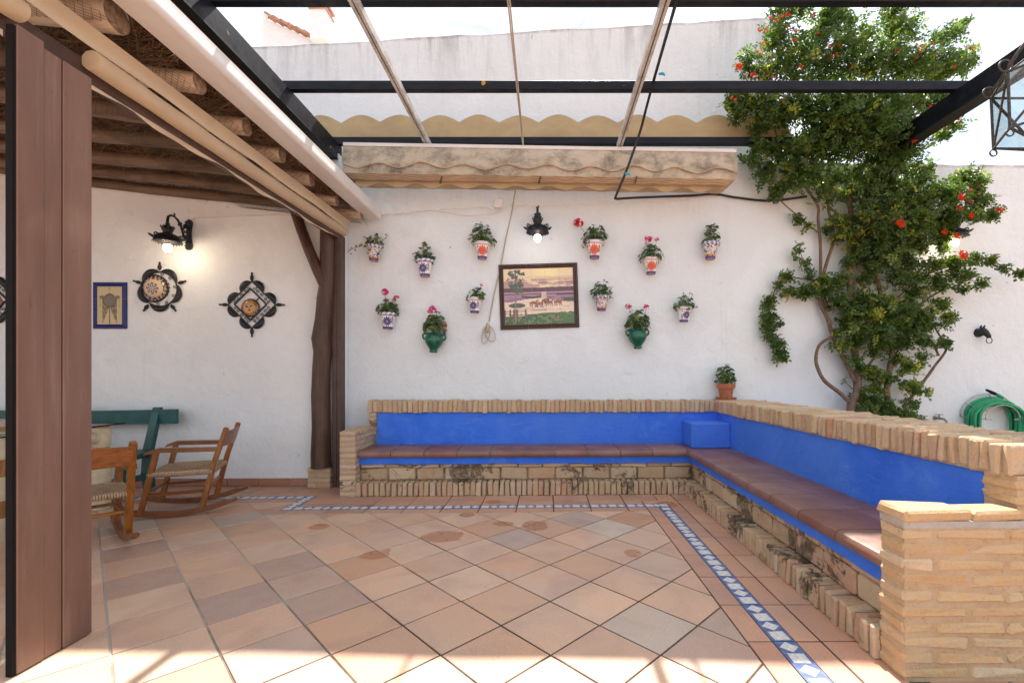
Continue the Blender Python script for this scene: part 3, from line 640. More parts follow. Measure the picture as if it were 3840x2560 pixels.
# brick end of the back and the low pier in front of it
MB().box(1.8955, 2.331, 1.8655, 2.0065, -.02, .79).build('end_core', M['mortar_pier'], sb)
MB().box(1.4035, 1.90, 1.8175, 1.9425, -.02, .625).build('pier_core', M['mortar_pier'], sb)
z = .006; k = 0
while z < .60:
    h = .0445; hh = random.uniform(-.003, .003)
    xs = [1.398, 1.53, 1.81, 1.89] if k % 2 else [1.398, 1.665, 1.89]
    for a, b in zip(xs[:-1], xs[1:]): put_brick(sb, a, b-.016, 1.812, 1.948, z, z+h+hh, 'brick_pier', .009, .003)
    xs = [1.89, 2.05, 2.335] if k % 2 else [1.89, 2.17, 2.335]
    for a, b in zip(xs[:-1], xs[1:]): put_brick(sb, a, b-.014, 1.860, 2.012, z, z+h+hh, 'brick_pier', .009, .003)
    z += .0605; k += 1
while z < .77:
    xs = [1.89, 2.05, 2.335] if k % 2 else [1.89, 2.17, 2.335]
    for a, b in zip(xs[:-1], xs[1:]): put_brick(sb, a, b-.014, 1.860, 2.012, z, z+.042, 'brick_pier', .009, .003)
    z += .0605; k += 1
put_brick(sb, 1.392, 1.66, 1.805, 1.952, .624, .668, 'brick_pier', .010, .004); put_brick(sb, 1.672, 1.885, 1.812, 1.952, .624, .662, 'brick_pier', .010, .004)
MB().box(1.398, 1.892, 1.8145, 1.9455, .598, .626).build('cement_bed', M['cement'], sb)
# ------------------------------------------------------------------ the porch: thatch on log rafters, post, folding-door frame, rolled blinds
def zlog(x): return 2.93+.117*(-2.1-x)
roof = empty('thatched_roof', (-2.1, 3.0, 2.9), 0, 'heather thatched porch roof on log rafters draped with fishing net', 'roof')
RO = Vector(roof.location)
logs_y = [5.01, 4.57, 4.12, 3.67, 3.20, 2.725, 2.246, 1.78, 1.32]
for i, yy in enumerate(logs_y):
    r0 = [.055, .05, .057, .056, .060, .060, .075][i] if i < 7 else .06
    if i == 0: r0 = .05
    xe = -2.07+random.uniform(-.03, .03) if i else -1.99
    n = 46; xs = [xe-(5.3)*(k/(n-1))**1.0 for k in range(n)]; b = MB(); pts, rad = [], []
    ph = random.uniform(0, 6)
    for k, x in enumerate(xs):
        pts.append(Vector((x, (yy if i else min(yy, ROOM_Y+TW*x-.075))+(.02*math.sin(x*1.3+ph) if i else 0), zlog(x)+.012*math.sin(x*2.1+ph)))-RO)
        ring = .05 if (k*.95+ph) % 2.4 < .8 and k > 2 else 0
        rad.append(r0*(1+.04*math.sin(x*5+ph)+ring))
    pts.insert(0, pts[0]+Vector((.003, 0, 0))); rad.insert(0, rad[0]*.97)
    b.mat = 0; b.tube(pts, rad, 14, jit=.02)
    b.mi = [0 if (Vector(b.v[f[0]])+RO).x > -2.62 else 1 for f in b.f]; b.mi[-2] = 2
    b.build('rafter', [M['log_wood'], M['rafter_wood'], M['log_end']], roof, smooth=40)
    # pith and growth rings on the cut end
# deck above
vs = [(-2.01, 1.0, zlog(-2.0)+.16), (-7.6, 1.0, zlog(-7.6)+.16), (-7.6, 5.2, zlog(-7.6)+.16), (-2.01, 5.2, zlog(-2.0)+.16)]
b = MB().add([Vector(v)-RO for v in vs]+[Vector(v)-RO+Vector((0, 0, .05)) for v in vs], [(0, 1, 2, 3), (7, 6, 5, 4), (0, 4, 5, 1), (1, 5, 6, 2), (2, 6, 7, 3), (3, 7, 4, 0)]); b.build('roof_deck', M['thatch_deck'], roof)
# heather twigs
N = 30000; X = -2.02-RNG.beta(.9, 1.5, N)*4.4; Yp = RNG.uniform(1.2, 5.18, N); hang = RNG.beta(1.2, 3.2, N)
Z0 = 2.93+.117*(-2.1-X)+.15-.13*RNG.random(N)
ln = RNG.uniform(.05, .22, N); az = RNG.normal(0, .55, N)+np.where(RNG.random(N) < .5, 0, np.pi); dz = RNG.normal(-.12, .28, N)-hang*.35
D = np.stack([np.cos(az), np.sin(az), dz], 1); D /= np.linalg.norm(D, axis=1)[:, None]
A = np.stack([X, Yp, Z0], 1); Bm = A+D*(ln*.55)[:, None]; E = Bm+(D+np.stack([RNG.normal(0, .25, N), RNG.normal(0, .25, N), RNG.normal(-.35, .25, N)], 1))*(ln*.45)[:, None]
SD = np.cross(D, RNG.normal(0, 1, (N, 3))); SD /= np.linalg.norm(SD, axis=1)[:, None]; SD *= RNG.uniform(.0009, .0024, N)[:, None]
lim = 2.93+.117*(-2.1-np.minimum(E[:, 0], -1.9))-.10; E[:, 2] = np.maximum(E[:, 2], lim); E[:, 0] = np.minimum(E[:, 0], -2.02); Bm[:, 0] = np.minimum(Bm[:, 0], -2.02)
V = np.stack([A-SD, A+SD, Bm+SD*.8, Bm-SD*.8, E], 1).reshape(-1, 3)-np.array(RO); I = np.arange(N)*5
def np_mesh(name, V, quads, tris, mats, cols=None, smooth=False):
    me = bpy.data.meshes.new(name); nq, nt = (0 if quads is None else len(quads)), (0 if tris is None else len(tris))
    me.vertices.add(len(V)); me.vertices.foreach_set('co', np.asarray(V, dtype=np.float32).ravel())
    li = np.concatenate(([quads.ravel()] if nq else [])+([tris.ravel()] if nt else [])).astype(np.int32)
    me.loops.add(len(li)); me.loops.foreach_set('vertex_index', li)
    st = np.concatenate([np.arange(nq)*4, nq*4+np.arange(nt)*3]).astype(np.int32); me.polygons.add(nq+nt); me.polygons.foreach_set('loop_start', st)
    if cols is not None:
        at = me.color_attributes.new("Col", 'FLOAT_COLOR', 'POINT'); a = np.ones((len(V), 4), dtype=np.float32); a[:, :3] = cols; at.data.foreach_set('color', a.ravel())
    me.materials.append(mats)
    if smooth: me.polygons.foreach_set('use_smooth', np.ones(nq+nt, dtype=bool))
    me.update(calc_edges=True); me.validate(); return me
me = np_mesh('thatch', V, np.stack([I, I+1, I+2, I+3], 1), np.stack([I+3, I+2, I+4], 1), M['twig'])
tag(link('thatch', me, roof), kind='stuff')
# fishing net slung under the rafters
nu, nv = 60, 150; P_ = []
def netpt(u, v):
    x = -2.03-u*1.25; y = 1.75+v*3.35; d_ = min(abs(y-ly) for ly in logs_y)
    z = zlog(x)-.066-.02*math.sin(min(d_, .22)/.22*math.pi/2)*(.4+math.sin(x*3.1+y*4.7)*.6) + .006*math.sin(17*y+5*x)
    return np.array((x+.012*math.sin(y*9+x*4), y+.012*math.sin(x*11+y*3), z))
grid = np.array([[netpt(i/nu, j/nv) for j in range(nv+1)] for i in range(nu+1)]); seg = []
for i in range(nu):
    for j in range(nv):
        if (i+j) % 2 == 0: seg.append((grid[i, j], grid[i+1, j+1]))
        else: seg.append((grid[i+1, j], grid[i, j+1]))
S0 = np.array([s[0] for s in seg]); S1 = np.array([s[1] for s in seg]); Dn = S1-S0; u1 = np.cross(Dn, [0, 0, 1.]); u1 /= np.linalg.norm(u1, axis=1)[:, None]; u2 = np.cross(u1, Dn); u2 /= np.linalg.norm(u2, axis=1)[:, None]
rn = .0011; ring = [u1*rn, -u1*rn*.5+u2*rn*.87, -u1*rn*.5-u2*rn*.87]
V = np.stack([S0+r for r in ring]+[S1+r for r in ring], 1).reshape(-1, 3)-np.array(RO); I = np.arange(len(seg))*6
Q = np.concatenate([np.stack([I+a, I+b, I+b+3, I+a+3], 1) for a, b in ((0, 1), (1, 2), (2, 0))])
tag(link('netting', np_mesh('netting', V, Q, None, M['net']), roof), kind='stuff')

# the crooked post, its brace and brick foot
pp = empty('timber_post', (-2.42, 5.0-.08, 0), 0, 'crooked dark tree-trunk post with a brace, standing on a small brick foot', 'post')
PO = Vector(pp.location)
path = [(1205, 1752, .100), (1203, 1700, .098), (1205, 1600, .092), (1203, 1480, .093), (1206, 1380, .090), (1210, 1320, .092), (1206, 1270, .098), (1214, 1200, .088), (1220, 1120, .080), (1226, 1060, .074), (1228, 980, .072), (1228, 900, .072), (1228, 830, .072), (1228, 770, .072)]
pts = [P(a, c, 4.93)-PO for a, c, r in path]; MB().tube(pts, [p[2] for p in path], 20, jit=.035).build('post', M['post_wood'], pp, smooth=60)
br = [(1226, 1085, 4.90, .035), (1212, 1060, 4.90, .055), (1190, 1010, 4.90, .055), (1160, 940, 4.91, .055), (1130, 860, 4.92, .054), (1110, 800, 4.93, .054), (1090, 740, 4.94, .052)]
MB().tube([P(a, c, Y)-PO for a, c, Y, r in br], [b_[3] for b_ in br], 14, jit=.03).build('brace', M['post_wood'], pp, smooth=60)
x0, x1 = P(1154, 1828, 4.92).x-PO.x, P(1240, 1828, 4.92).x-PO.x
MB().box(x0+.006, x1-.006, -.005, .26, 0, .215).build('foot_core', M['cement'], pp)
for k in range(4):
    z0 = .004+k*.054; half = (x0+x1)/2+(.04 if k % 2 else -.03)
    for a, b_ in (((x0, x1),) if k in (1, 3) else ((x0, half-.006), (half+.006, x1))):
        put_brick(pp, a, b_, -.012, .12, z0, z0+.038, 'brick_pier', .006, .002); put_brick(pp, a, b_, .13, .262, z0, z0+.038, 'brick_pier', .006, .002)

# skirting of the porch wall
sk = empty('skirting', (-4.8, ROOM_Y, 0), TH, 'low row of terracotta skirting tiles along the porch wall', 'skirting')
for k in range(10):
    x = 2.36-.335*(k+1)
    yb = TW*(-4.8); MB().box(x, x+.327, yb-.016, yb-.001, .003, .083, .003).build('tile', M['skirting_tile'], sk)

# folding-door frame: the brown column of folded leaves, head rail, jamb
fd = empty('folding_door', (-2.13, 2.0, 0), 0, 'stack of folded brown metal door leaves standing at the porch edge', 'door')
FO = Vector(fd.location)
seams = [1.845, 1.948, 2.022, 2.152]
for a, b_ in zip(seams[:-1], seams[1:]):
    MB().box(-.014, .015 if a != 1.948 else .011, a-2.0+.0015, b_-2.0-.0015, .006, 2.600 if a < 1.9 else 2.575, .003).build('leaf_panel', M['brown_paint'], fd)
MB().box(-.012, .006, seams[0]-2+.002, seams[-1]-2, .004, 2.57).build('core', M['rubber'], fd)
MB().box(-.0165, .010, seams[0]-2-.012, seams[0]-2+.001, .004, 2.59).build('seal', M['rubber'], fd)
MB().box(-.021, -.0167, seams[0]-2-.010, seams[0]-2+.012, .004, 2.59, .002).build('edge_strip', M['brown_dark'], fd)
fh = empty('door_frame', (-2.25, 5.0, 0), 0, 'brown metal door frame with head rail under the rolled blind and a jamb beside the post', 'door frame')
MB().bar((.0, -3.4, 2.66-.0), (-.0, 0.02, 2.705), .075, .085, c=.004).build('head_rail', M['brown_dark'], fh)
MB().box(-.055, -.006, -.045, .06, .0, 2.70, .004).build('jamb', M['brown_dark'], fh); MB().box(-.003, .042, -.045, .06, .0, 2.70, .004).build('jamb', M['brown_dark'], fh)

# rolled-up canvas blinds under the eave
def blind(y0, y1, label, sag, f0=None):
    r = empty('rolled_blind', (-2.15, y0, 2.74), 0, label, 'blind', 'rolled canvas blinds'); O = Vector(r.location); n = 40
    zc = lambda y: 2.690+.018*(y-1.9)
    xc = lambda y: -2.165-.012*(y-1.9)
    pts = []; rad = []
    for k in range(n+1):
        y = y0+(y1-y0)*k/n; pts.append(Vector((xc(y), y, zc(y)-sag*math.sin(math.pi*k/n)))-O); rad.append(.047*(1+.03*math.sin(k*.9)))
    MB().tube(pts, rad, 18, jit=.012).build('roll', M['canvas'], r, smooth=60)
    rows = []
    for s_ in range(8 if f0 is not None else 0):
        row = []
        for k in range(n+1):
            y = f0+(y1-f0)*k/n; t_ = s_/7; zr = zc(y)
            row.append(Vector((xc(y)+.035+.050*t_+.008*math.sin(k*.8+t_*2)*(1-t_)-.022*math.sin(t_*math.pi), y, zr+.040+(.060)*t_))-O)
        rows.append(row)
    if rows: MB().sheet(rows).build('flap', M['canvas'], r, smooth='all')
    rows = [[Vector((-2.235+.02*math.sin(k*.55)*s_/3, y0+(y1-y0)*k/n, 2.615+.019*(y0+(y1-y0)*k/n-1.9)-.022*s_/3-.006*math.sin(k*1.3)*s_/3))-O for k in range(n+1)] for s_ in range(4)]
    MB().sheet(rows).build('hem', M['canvas'], r, smooth='all')
    return r
blind(2.20, 5.02, 'long cream canvas blind rolled up under the eave between the brown column and the post', .012, .6)
blind(.6, 1.90, 'cream canvas blind rolled up overhead, nearer than the brown column', .010)

# white aluminium gutter along the eave
gu = MB(); pr = [(-.075, .0), (.062, .0), (.074, .006), (.080, .02), (.080, .05), (.072, .07), (.066, .10), (.066, .125), (.05, .135), (-.075, .135)]
gu.extr(pr, (0, -5.0, 0), (0, 0, 0), (1, 0, 0), (0, 0, 1)); go = gu.build('gutter', M['white_alu'], smooth=50, loc=(-1.930, 5.16, 2.925)); tag(go, 'long white aluminium gutter along the porch eave', 'gutter')

# ------------------------------------------------------------------ steel pergola
pg = empty('pergola', (0, 4.0, 3.6), 0, 'black steel pergola frame of side beams and cross beams over the patio', 'pergola'); GO = Vector(pg.location)
def gbox(name, x0, x1, y0, y1, z0, z1, mat='black_steel'): return MB().box(x0-GO.x, x1-GO.x, y0-GO.y, y1-GO.y, z0-GO.z, z1-GO.z, .004).build(name, M[mat], pg)
bl = gbox('side_beam', -2.365, -2.275, -1.0, 5.13, 3.545, 3.725)
MB().box(-2.375-GO.x, -2.268-GO.x, -1.0-GO.y, 5.13-GO.y, 3.533-GO.z, 3.544-GO.z).build('flange', M['rusty_steel'], bl)
br_ = gbox('side_beam', 3.62, 3.74, -1.0, 5.20, 3.545, 3.725)
MB().box(3.613-GO.x, 3.747-GO.x, -1.0-GO.y, 5.2-GO.y, 3.533-GO.z, 3.544-GO.z).build('flange', M['rusty_steel'], br_)
for y0 in (5.07, 4.10, 3.13): gbox('cross_beam', -2.42, 3.86, y0, y0+.06, 3.727, 3.807)

# ------------------------------------------------------------------ sliding awning folded back against the wall
aw = empty('sliding_awning', (0, 4.9, 3.5), 0, 'mildewed cream awning folded back under the pergola with its white guide rails', 'awning'); AO = Vector(aw.location)
AX0, AX1 = P(1296, 600, 4.86).x, P(2765, 600, 4.86).x
def A_(x, y, z): return Vector((x, y+TW*x, z))-AO
MB().extr([(-.02, 0), (.05, 0), (.05, .035), (-.02, .035)], A_(AX0, 4.86, 3.575), A_(AX1, 4.86, 3.545), (0, 1, 0), (0, 0, 1)).build('lead_bar', M['white_alu'], aw)
n = 240
def vn1(x, y, sd=0):                                     # smooth value noise for the creases of the cloth
    xi, yi = math.floor(x), math.floor(y); fx, fy = x-xi, y-yi; fx = fx*fx*(3-2*fx); fy = fy*fy*(3-2*fy)
    h = lambda a, b: (math.sin(a*127.1+b*311.7+sd*74.7)*43758.5453) % 1.0
    return (h(xi, yi)*(1-fx)+h(xi+1, yi)*fx)*(1-fy)+(h(xi, yi+1)*(1-fx)+h(xi+1, yi+1)*fx)*fy
def crease(x, t_, sd): return .014*abs(vn1(x*3.1+t_*2.2, t_*2.0-x*.8, sd)-.5)+.007*abs(vn1(x*8.-t_*5., t_*4.+x*2., sd+3)-.5)
def fold(i): x = AX0+(AX1-AX0)*i/n; return x, .5+.5*math.sin(i/n*9*2*math.pi+.6)
rows = []
for s_ in range(15):
    t_ = s_/14; row = []
    for i in range(n+1):
        x, wv = fold(i); sag = .03*math.sin(i/n*math.pi*3)**2
        y = 4.858-.010*math.sin(t_*math.pi)-.022*t_+.004*math.sin(i*.33+t_*4)*t_+.0025*math.sin(i*.9-t_*6)-crease(x, t_, 1)
        row.append(A_(x, y, 3.575-.03*(i/n)-t_*.287))
    rows.append(row)
MB().sheet(rows).build('front_cloth', M['canvas_stained'], aw, smooth='all')
rows = []
for s_ in range(13):                                     # its scalloped valance hangs over the front
    t_ = s_/12; row = []
    for i in range(n+1):
        x, wv = fold(i); dep = .205+.026*math.sin(i/n*9.3*2*math.pi-.5)+.008*math.sin(i/n*23)
        y = 4.850-.010*math.sin(t_*math.pi*.9)-.024*t_-.005*math.sin(i*.21+t_*3)*t_+.0025*math.sin(i*.57+t_*3)*t_-.003-crease(x, t_, 5)*(.3+t_)
        row.append(A_(x, y, 3.575-.03*(i/n)-t_*dep))
    rows.append(row)
MB().sheet(rows).build('valance', M['canvas_stained'], aw, smooth='all')
MB().tube([p+Vector((0, -.003, 0)) for p in rows[-1]], .0045, 6).build('piping', M['canvas_fold'], aw, smooth='all')
for k in range(4):                                       # pleats stacked underneath
    rows = []
    for s_ in range(7):
        a = math.pi*(s_/6-.5); row = []
        for i in range(0, n+1, 3):
            x = AX0+.02+.018*k+(AX1-AX0-.04-.036*k)*i/n
            row.append(A_(x, 4.835+.016*k-.018*math.cos(a)+.004*math.sin(i*.31+k), 3.285-.03*(i/n)-.011*k+.008*math.sin(a)+.003*math.sin(i*.5+k*2)))
        row_end = row; rows.append(row)
    rows.insert(0, [p+Vector((0, .22, .0)) for p in rows[0]]); rows.append([p+Vector((0, .22, .0)) for p in rows[-1]])
    MB().sheet(rows).build('pleat', M['canvas_fold'], aw, smooth='all')
for px in (1655, 2025, 2385):                            # dark lacing eyelets under the pleats
    for k in range(4): q = P(px-k*2, 664+k*7, 4.812+k*.016)-AO; MB().tube([q, q+Vector((.012, -.004, -.006))], .007, 6).build('eyelet', M['cable_black'], aw)
rows = []
for s_ in range(5):
    t_ = s_/4; row = []
    for i in range(n+1):
        x = AX0+.10+(AX1-AX0-.2)*i/n; dep = .050+.022*math.sin(i/n*11*2*math.pi); row.append(A_(x, 4.925-.02*t_+.010*math.sin(i*.26)*t_, 3.247-.03*i/n-dep*t_))
    rows.append(row)
MB().sheet(rows).build('hem', M['canvas_ochre'], aw, smooth='all')
for px in (1605, 2325):                                  # guide rails, cable, all along the depth under the cross beams
    x = (px-CX)/FPX*5.0; b = MB(); zz = 3.665
    b.box(x-.028-AO.x, x-.006-AO.x, 1.0-AO.y, 5.06-AO.y, zz-AO.z, zz+.058-AO.z); b.box(x+.006-AO.x, x+.028-AO.x, 1.0-AO.y, 5.06-AO.y, zz-AO.z, zz+.058-AO.z); b.box(x-.0255-AO.x, x+.0255-AO.x, 1.0-AO.y, 5.06-AO.y, zz+.03-AO.z, zz+.0555-AO.z)
    ro = b.build('guide_rail', M['rail_alu'], aw)
for dx in (0, .022): MB().tube([Vector((-.262+dx, 1.0, 3.70))-AO, Vector((-.262+dx*.6, 3.0, 3.685))-AO, Vector((-.262+dx*.4, 5.0, 3.66))-AO], .0055, 6).build('pull_cord', M['cream_rope'], aw)

# scalloped cloth standing above the back beam
vx0, vx1 = P(1180, 450, 5.2).x, P(2985, 450, 5.2).x; rows = []; n = 260; NS = 12.15
for s_ in range(7):
    t_ = s_/6; row = []
    for i in range(n+1):
        x = vx0+(vx1-vx0)*i/n; u = (i/n*NS+.35) % 1; top = .235+.085*math.sin(u*math.pi)
        if i > n-6: top *= max(.15, (n-i)/6)
        row.append(Vector((x, 5.155+.05*t_+TW*x*0+.010*math.sin(i*.13)*t_, 3.80+top*t_)))
    rows.append(row)
sv = MB().sheet(rows).build('scalloped_valance', M['valance_ochre'], smooth='all'); tag(sv, 'ochre scalloped awning cloth standing up behind the back pergola beam', 'awning')
# ------------------------------------------------------------------ wall lamps (lit)
def make_lamp(name, label, loc, rz, bulb_mat):
    r = empty(name, loc, rz, label, 'lamp', 'cast iron wall lamps')
    b = MB()                                             # back plate: long cast shield with beaded edge
    prof = [(0, .158), (.022, .150), (.032, .135), (.033, .11), (.024, .07), (.020, .02), (.022, -.04), (.030, -.09), (.034, -.12), (.028, -.146), (.012, -.158)]
    outline = [(x, z) for x, z in prof]+[(-x, z) for x, z in reversed(prof) if x > 0]
    b.extr(outline, (0, -.022, 0), (0, 0, 0), (1, 0, 0), (0, 0, 1)); b.build('back_plate', M['cast_iron'], r)
    b = MB()
    for k in range(20):
        x, z = outline[int(k*len(outline)/20)]; b.tube([(x, -.024, z), (x, -.012, z)], .008, 6)
    b.build('plate_beading', M['cast_iron'], r)
    b = MB()                                             # S-shaped arm with scrolls
    arm = [(0, -.02, -.085), (0, -.06, -.07), (0, -.09, -.035), (0, -.105, .01), (0, -.125, .06), (0, -.165, .105), (0, -.21, .128), (0, -.26, .125), (0, -.292, .10), (0, -.30, .06), (0, -.30, .02)]
    b.tube([Vector(p) for p in arm], [.012, .012, .011, .011, .012, .011, .010, .011, .012, .013, .014], 8, jit=.1)
    b.tube([(0, -.02, .06), (0, -.05, .075), (0, -.085, .05), (0, -.105, .01)], [.009, .010, .009, .008], 7, jit=.1)
    for c0, rr, s_ in (((0, -.062, .012), .020, 1), ((0, -.055, -.028), .016, -1), ((0, -.15, .062), .017, 1), ((0, -.055, .085), .014, -1)):
        b.tube([(0, c0[1]+rr*(1-k/14)*math.cos(k*.62*s_), c0[2]+rr*(1-k/14)*math.sin(k*.62*s_)) for k in range(12)], .0055, 5)
    for y_, z_, dz in ((-.215, .13, .032), (-.125, .066, .03), (-.085, .062, .028), (-.10, -.02, .02)):     # acanthus buds
        b.tube([(0, y_, z_), (.012, y_-.008, z_+dz*.6), (.004, y_-.012, z_+dz)], [.008, .009, .003], 5); b.tube([(0, y_, z_), (-.012, y_+.01, z_+dz*.5), (-.004, y_+.016, z_+dz*.8)], [.008, .008, .003], 5)
    b.build('arm', M['cast_iron'], r, smooth=60)
    b = MB(); c = (0, -.30, 0)                           # socket cup and crown
    b.lathe([(.012, .035), (.020, .03), (.019, .012), (.034, .004), (.047, -.016), (.051, -.036), (.042, -.056), (.038, -.068), (.054, -.078)], 16, c)
    for k in range(8):
        a = k*math.pi/4; d_ = Vector((math.cos(a), math.sin(a), 0)); p = Vector(c)+d_*.036+Vector((0, 0, -.03)); b.tube([p, p+d_*.018+Vector((0, 0, .018)), p+d_*.02+Vector((0, 0, .034))], [.010, .007, .003], 5)
    b.build('socket_cup', M['cast_iron'], r, smooth=40)
    b = MB(); n = 32                                     # bell shade with a pierced crown edge
    prof = [(.034, -.070), (.056, -.076), (.078, -.088), (.099, -.104), (.114, -.124), (.120, -.158)]
    b.lathe(prof, n, c, False, False); b.lathe([(a-.004, z-.003) for a, z in reversed(prof)], n, c, False, False)
    for k in range(24):                                  # beads along the lower edge
        a = 2*math.pi*k/24; p = Vector(c)+Vector((.119*math.cos(a), .119*math.sin(a), -.160)); b.tube([p, p+Vector((0, 0, -.010))], [.008, .004], 5)
    sh = b.build('shade', M['cast_iron'], r, smooth=40)
    b = MB()
    for k in range(8):                                   # pierced leaves standing out round the shade
        a0 = 2*math.pi*k/8; pts = []
        for u, rr, z in ((-.36, .106, -.126), (-.20, .138, -.112), (0, .150, -.100), (.20, .138, -.112), (.36, .106, -.126)):
            pts.append(Vector(c)+Vector((rr*math.cos(a0+u), rr*math.sin(a0+u), z)))
        b.tube(pts, .0055, 5); mid = Vector(c)+Vector((.108*math.cos(a0), .108*math.sin(a0), -.130)); b.tube([mid, pts[2]], [.007, .004], 5); b.tube([mid, pts[1]], .004, 5); b.tube([mid, pts[3]], .004, 5)
    b.build('crown_edge', M['cast_iron'], sh)
    MB().lathe([(.016, -.10), (.018, -.13), (.019, -.165), (.030, -.190)], 16, c, True, False).build('bulb_base', M['bulb_base'], r, smooth=40)
    MB().lathe([(.030, -.190), (.036, -.205), (.038, -.222), (.034, -.242), (.022, -.257), (.006, -.263)], 20, c, False, True).build('bulb', M[bulb_mat], r, smooth=60)
    return r
p = PR(712, 882); make_lamp('wall_lamp', 'lit black wall lamp with warm bulb on the porch wall above the round plate', p, TH, 'bulb_warm')
p = PW(2016, 850); make_lamp('wall_lamp', 'lit black wall lamp above the tile mural between the flower pots', p, TH, 'bulb_cool')
p = PW(3494, 866); make_lamp('wall_lamp', 'lit black wall lamp half hidden in the climbing vine', p, TH, 'bulb_warm')

# ------------------------------------------------------------------ tile mural of horses at sunset
def vnoise(x, y, seed=0):
    xi, yi = np.floor(x).astype(int), np.floor(y).astype(int); fx, fy = x-xi, y-yi; fx = fx*fx*(3-2*fx); fy = fy*fy*(3-2*fy)
    h = lambda a, b: (np.sin(a*127.1+b*311.7+seed*74.7)*43758.5453) % 1.0
    return (h(xi, yi)*(1-fx)+h(xi+1, yi)*fx)*(1-fy)+(h(xi, yi+1)*(1-fx)+h(xi+1, yi+1)*fx)*fy
def fbm(x, y, seed=0): return sum(vnoise(x*2**k, y*2**k, seed+k)*.5**(k+1) for k in range(4))
def mural_img(W, Hh):                                    # v from the top
    u, v = np.meshgrid((np.arange(W)+.5)/W, (np.arange(Hh)+.5)/Hh); img = np.zeros((Hh, W, 3))
    def put(mask, c, k=1.):
        m = (np.clip(mask, 0, 1)*k)[..., None]; img[:] = img*(1-m)+np.array(S(*c))*m
    put(np.ones_like(u), (240, 214, 168))
    sun_ = np.exp(-(((u-.62)/.16)**2+((v-.10)/.14)**2)); put(sun_, (252, 236, 150), .9)
    put((fbm(u*7, v*16, 3) > .42)*(v > .13)*(v < .36)*np.clip((v-.12)*9, 0, 1), (176, 130, 142), .8); put((fbm(u*9+3, v*22, 9) > .50)*(v > .2)*(v < .36), (150, 108, 132), .6)
    put((np.abs(v-.22-.03*fbm(u*10, u*0, 5)) < .006)*(u > .35), (250, 222, 170), .8)
    put((v > .34)*(v < .405)*(v > .345-.02*fbm(u*40, u*0, 2)+.01), (92, 56, 84)); put((v > .40)*(v < .425), (120, 66, 58))
    put((v > .42)*(v < .60), (176, 134, 166)); put((v > .455)*(v < .47), (100, 66, 96)); put((v > .5)*(v < .60)*(fbm(u*9, v*40, 7) > .45), (128, 90, 142), .8); put((np.abs(u-.57) < .035)*(v > .42)*(v < .6), (246, 222, 170), .6)
    put((np.abs(v-.51-.01*np.sin(u*20)) < .018)*(u > .25)*(u < .53), (62, 70, 52)); put((np.abs(v-.48) < .014)*(u > .75), (72, 74, 58)); put((v > .54)*(v < .62)*(u > .84+.3*np.abs(v-.58)), (70, 80, 54)); put((np.abs(v-.615) < .03)*(u > .90), (66, 84, 50))
    put((v > .575+.04*np.sin(u*6+2))*(v < .86), (240, 214, 190)); put((np.abs(v-.745) < .012)*(np.abs(u-.5) < .1), (180, 150, 158), .8); put((fbm(u*8, v*50, 12) > .55)*(v > .60)*(v < .78), (206, 176, 168), .6)
    put((((u-.18)/.12)**2+((v-.66)/.045)**2 < 1), (74, 92, 66))
    put((v > .80+.06*(1-u)*np.sin(u*5+1)+.03*fbm(u*14, u*0, 4)), (60, 104, 60)); put((v > .80)*(fbm(u*26, v*30, 21) > .48), (108, 150, 78), .8); put((v > .82)*(fbm(u*40, v*30, 31) > .55), (34, 70, 44), .8); put((v > .78)*(u > .78+.2*np.abs(v-.9))*(fbm(u*22, v*26, 8) > .38), (52, 120, 48), .9)
    put((np.abs(v-.90) < .02)*(np.abs(u-.73) < .06), (140, 96, 88))
    def horse(cx_, cy_, s_, c):
        x, y = (u-cx_)/s_, (v-cy_)/s_*.8
        put(((x/1.)**2+((y)/.42)**2 < 1), c); put((np.abs(y+.45+(x-.9)*.8) < .24)*(x > .55)*(x < 1.25), c); put((((x-1.32)/.28)**2+((y+.72)/.14)**2 < 1), c)
        for lx, sl in ((-.75, -.2), (-.5, .15), (.5, -.15), (.75, .22)): put((np.abs(x-lx-sl*(y-.2)) < .10)*(y > .1)*(y < 1.15), (110, 68, 48))
        put((np.abs(x+1.05) < .09)*(y > -.2)*(y < .6), (98, 60, 44))
    for h in ((.42, .615, .05, (150, 98, 66)), (.50, .63, .056, (166, 108, 70)), (.60, .575, .05, (140, 88, 60)), (.645, .61, .05, (146, 92, 62)), (.775, .605, .055, (152, 98, 68))): horse(*h)
    put((np.abs(u-.165+.02*(v-.5)) < .011)*(v > .02)*(v < .95), (150, 120, 116)); put(((((u-.18)/.135)**2+((v-.17)/.22)**2) < 1)*(fbm(u*22, v*20, 14) > .44), (66, 96, 74)); put((((u-.17)/.11)**2+((v-.40)/.07)**2 < 1)*(fbm(u*26, v*24, 15) > .50), (70, 94, 70))
    for x in (.01, .08, .135, .18, .305): put((np.abs(u-x) < .009)*(v > .73)*(v < .92), (104, 78, 70))
    put((np.abs(v-.76) < .005)*(u < .31), (104, 78, 70)); put((np.abs(v-.80-.1*u) < .004)*(u < .3), (120, 92, 82))
    return img*.8+.2*(img.mean(axis=2, keepdims=True)*np.array([1.06, 1., .96])+.05)
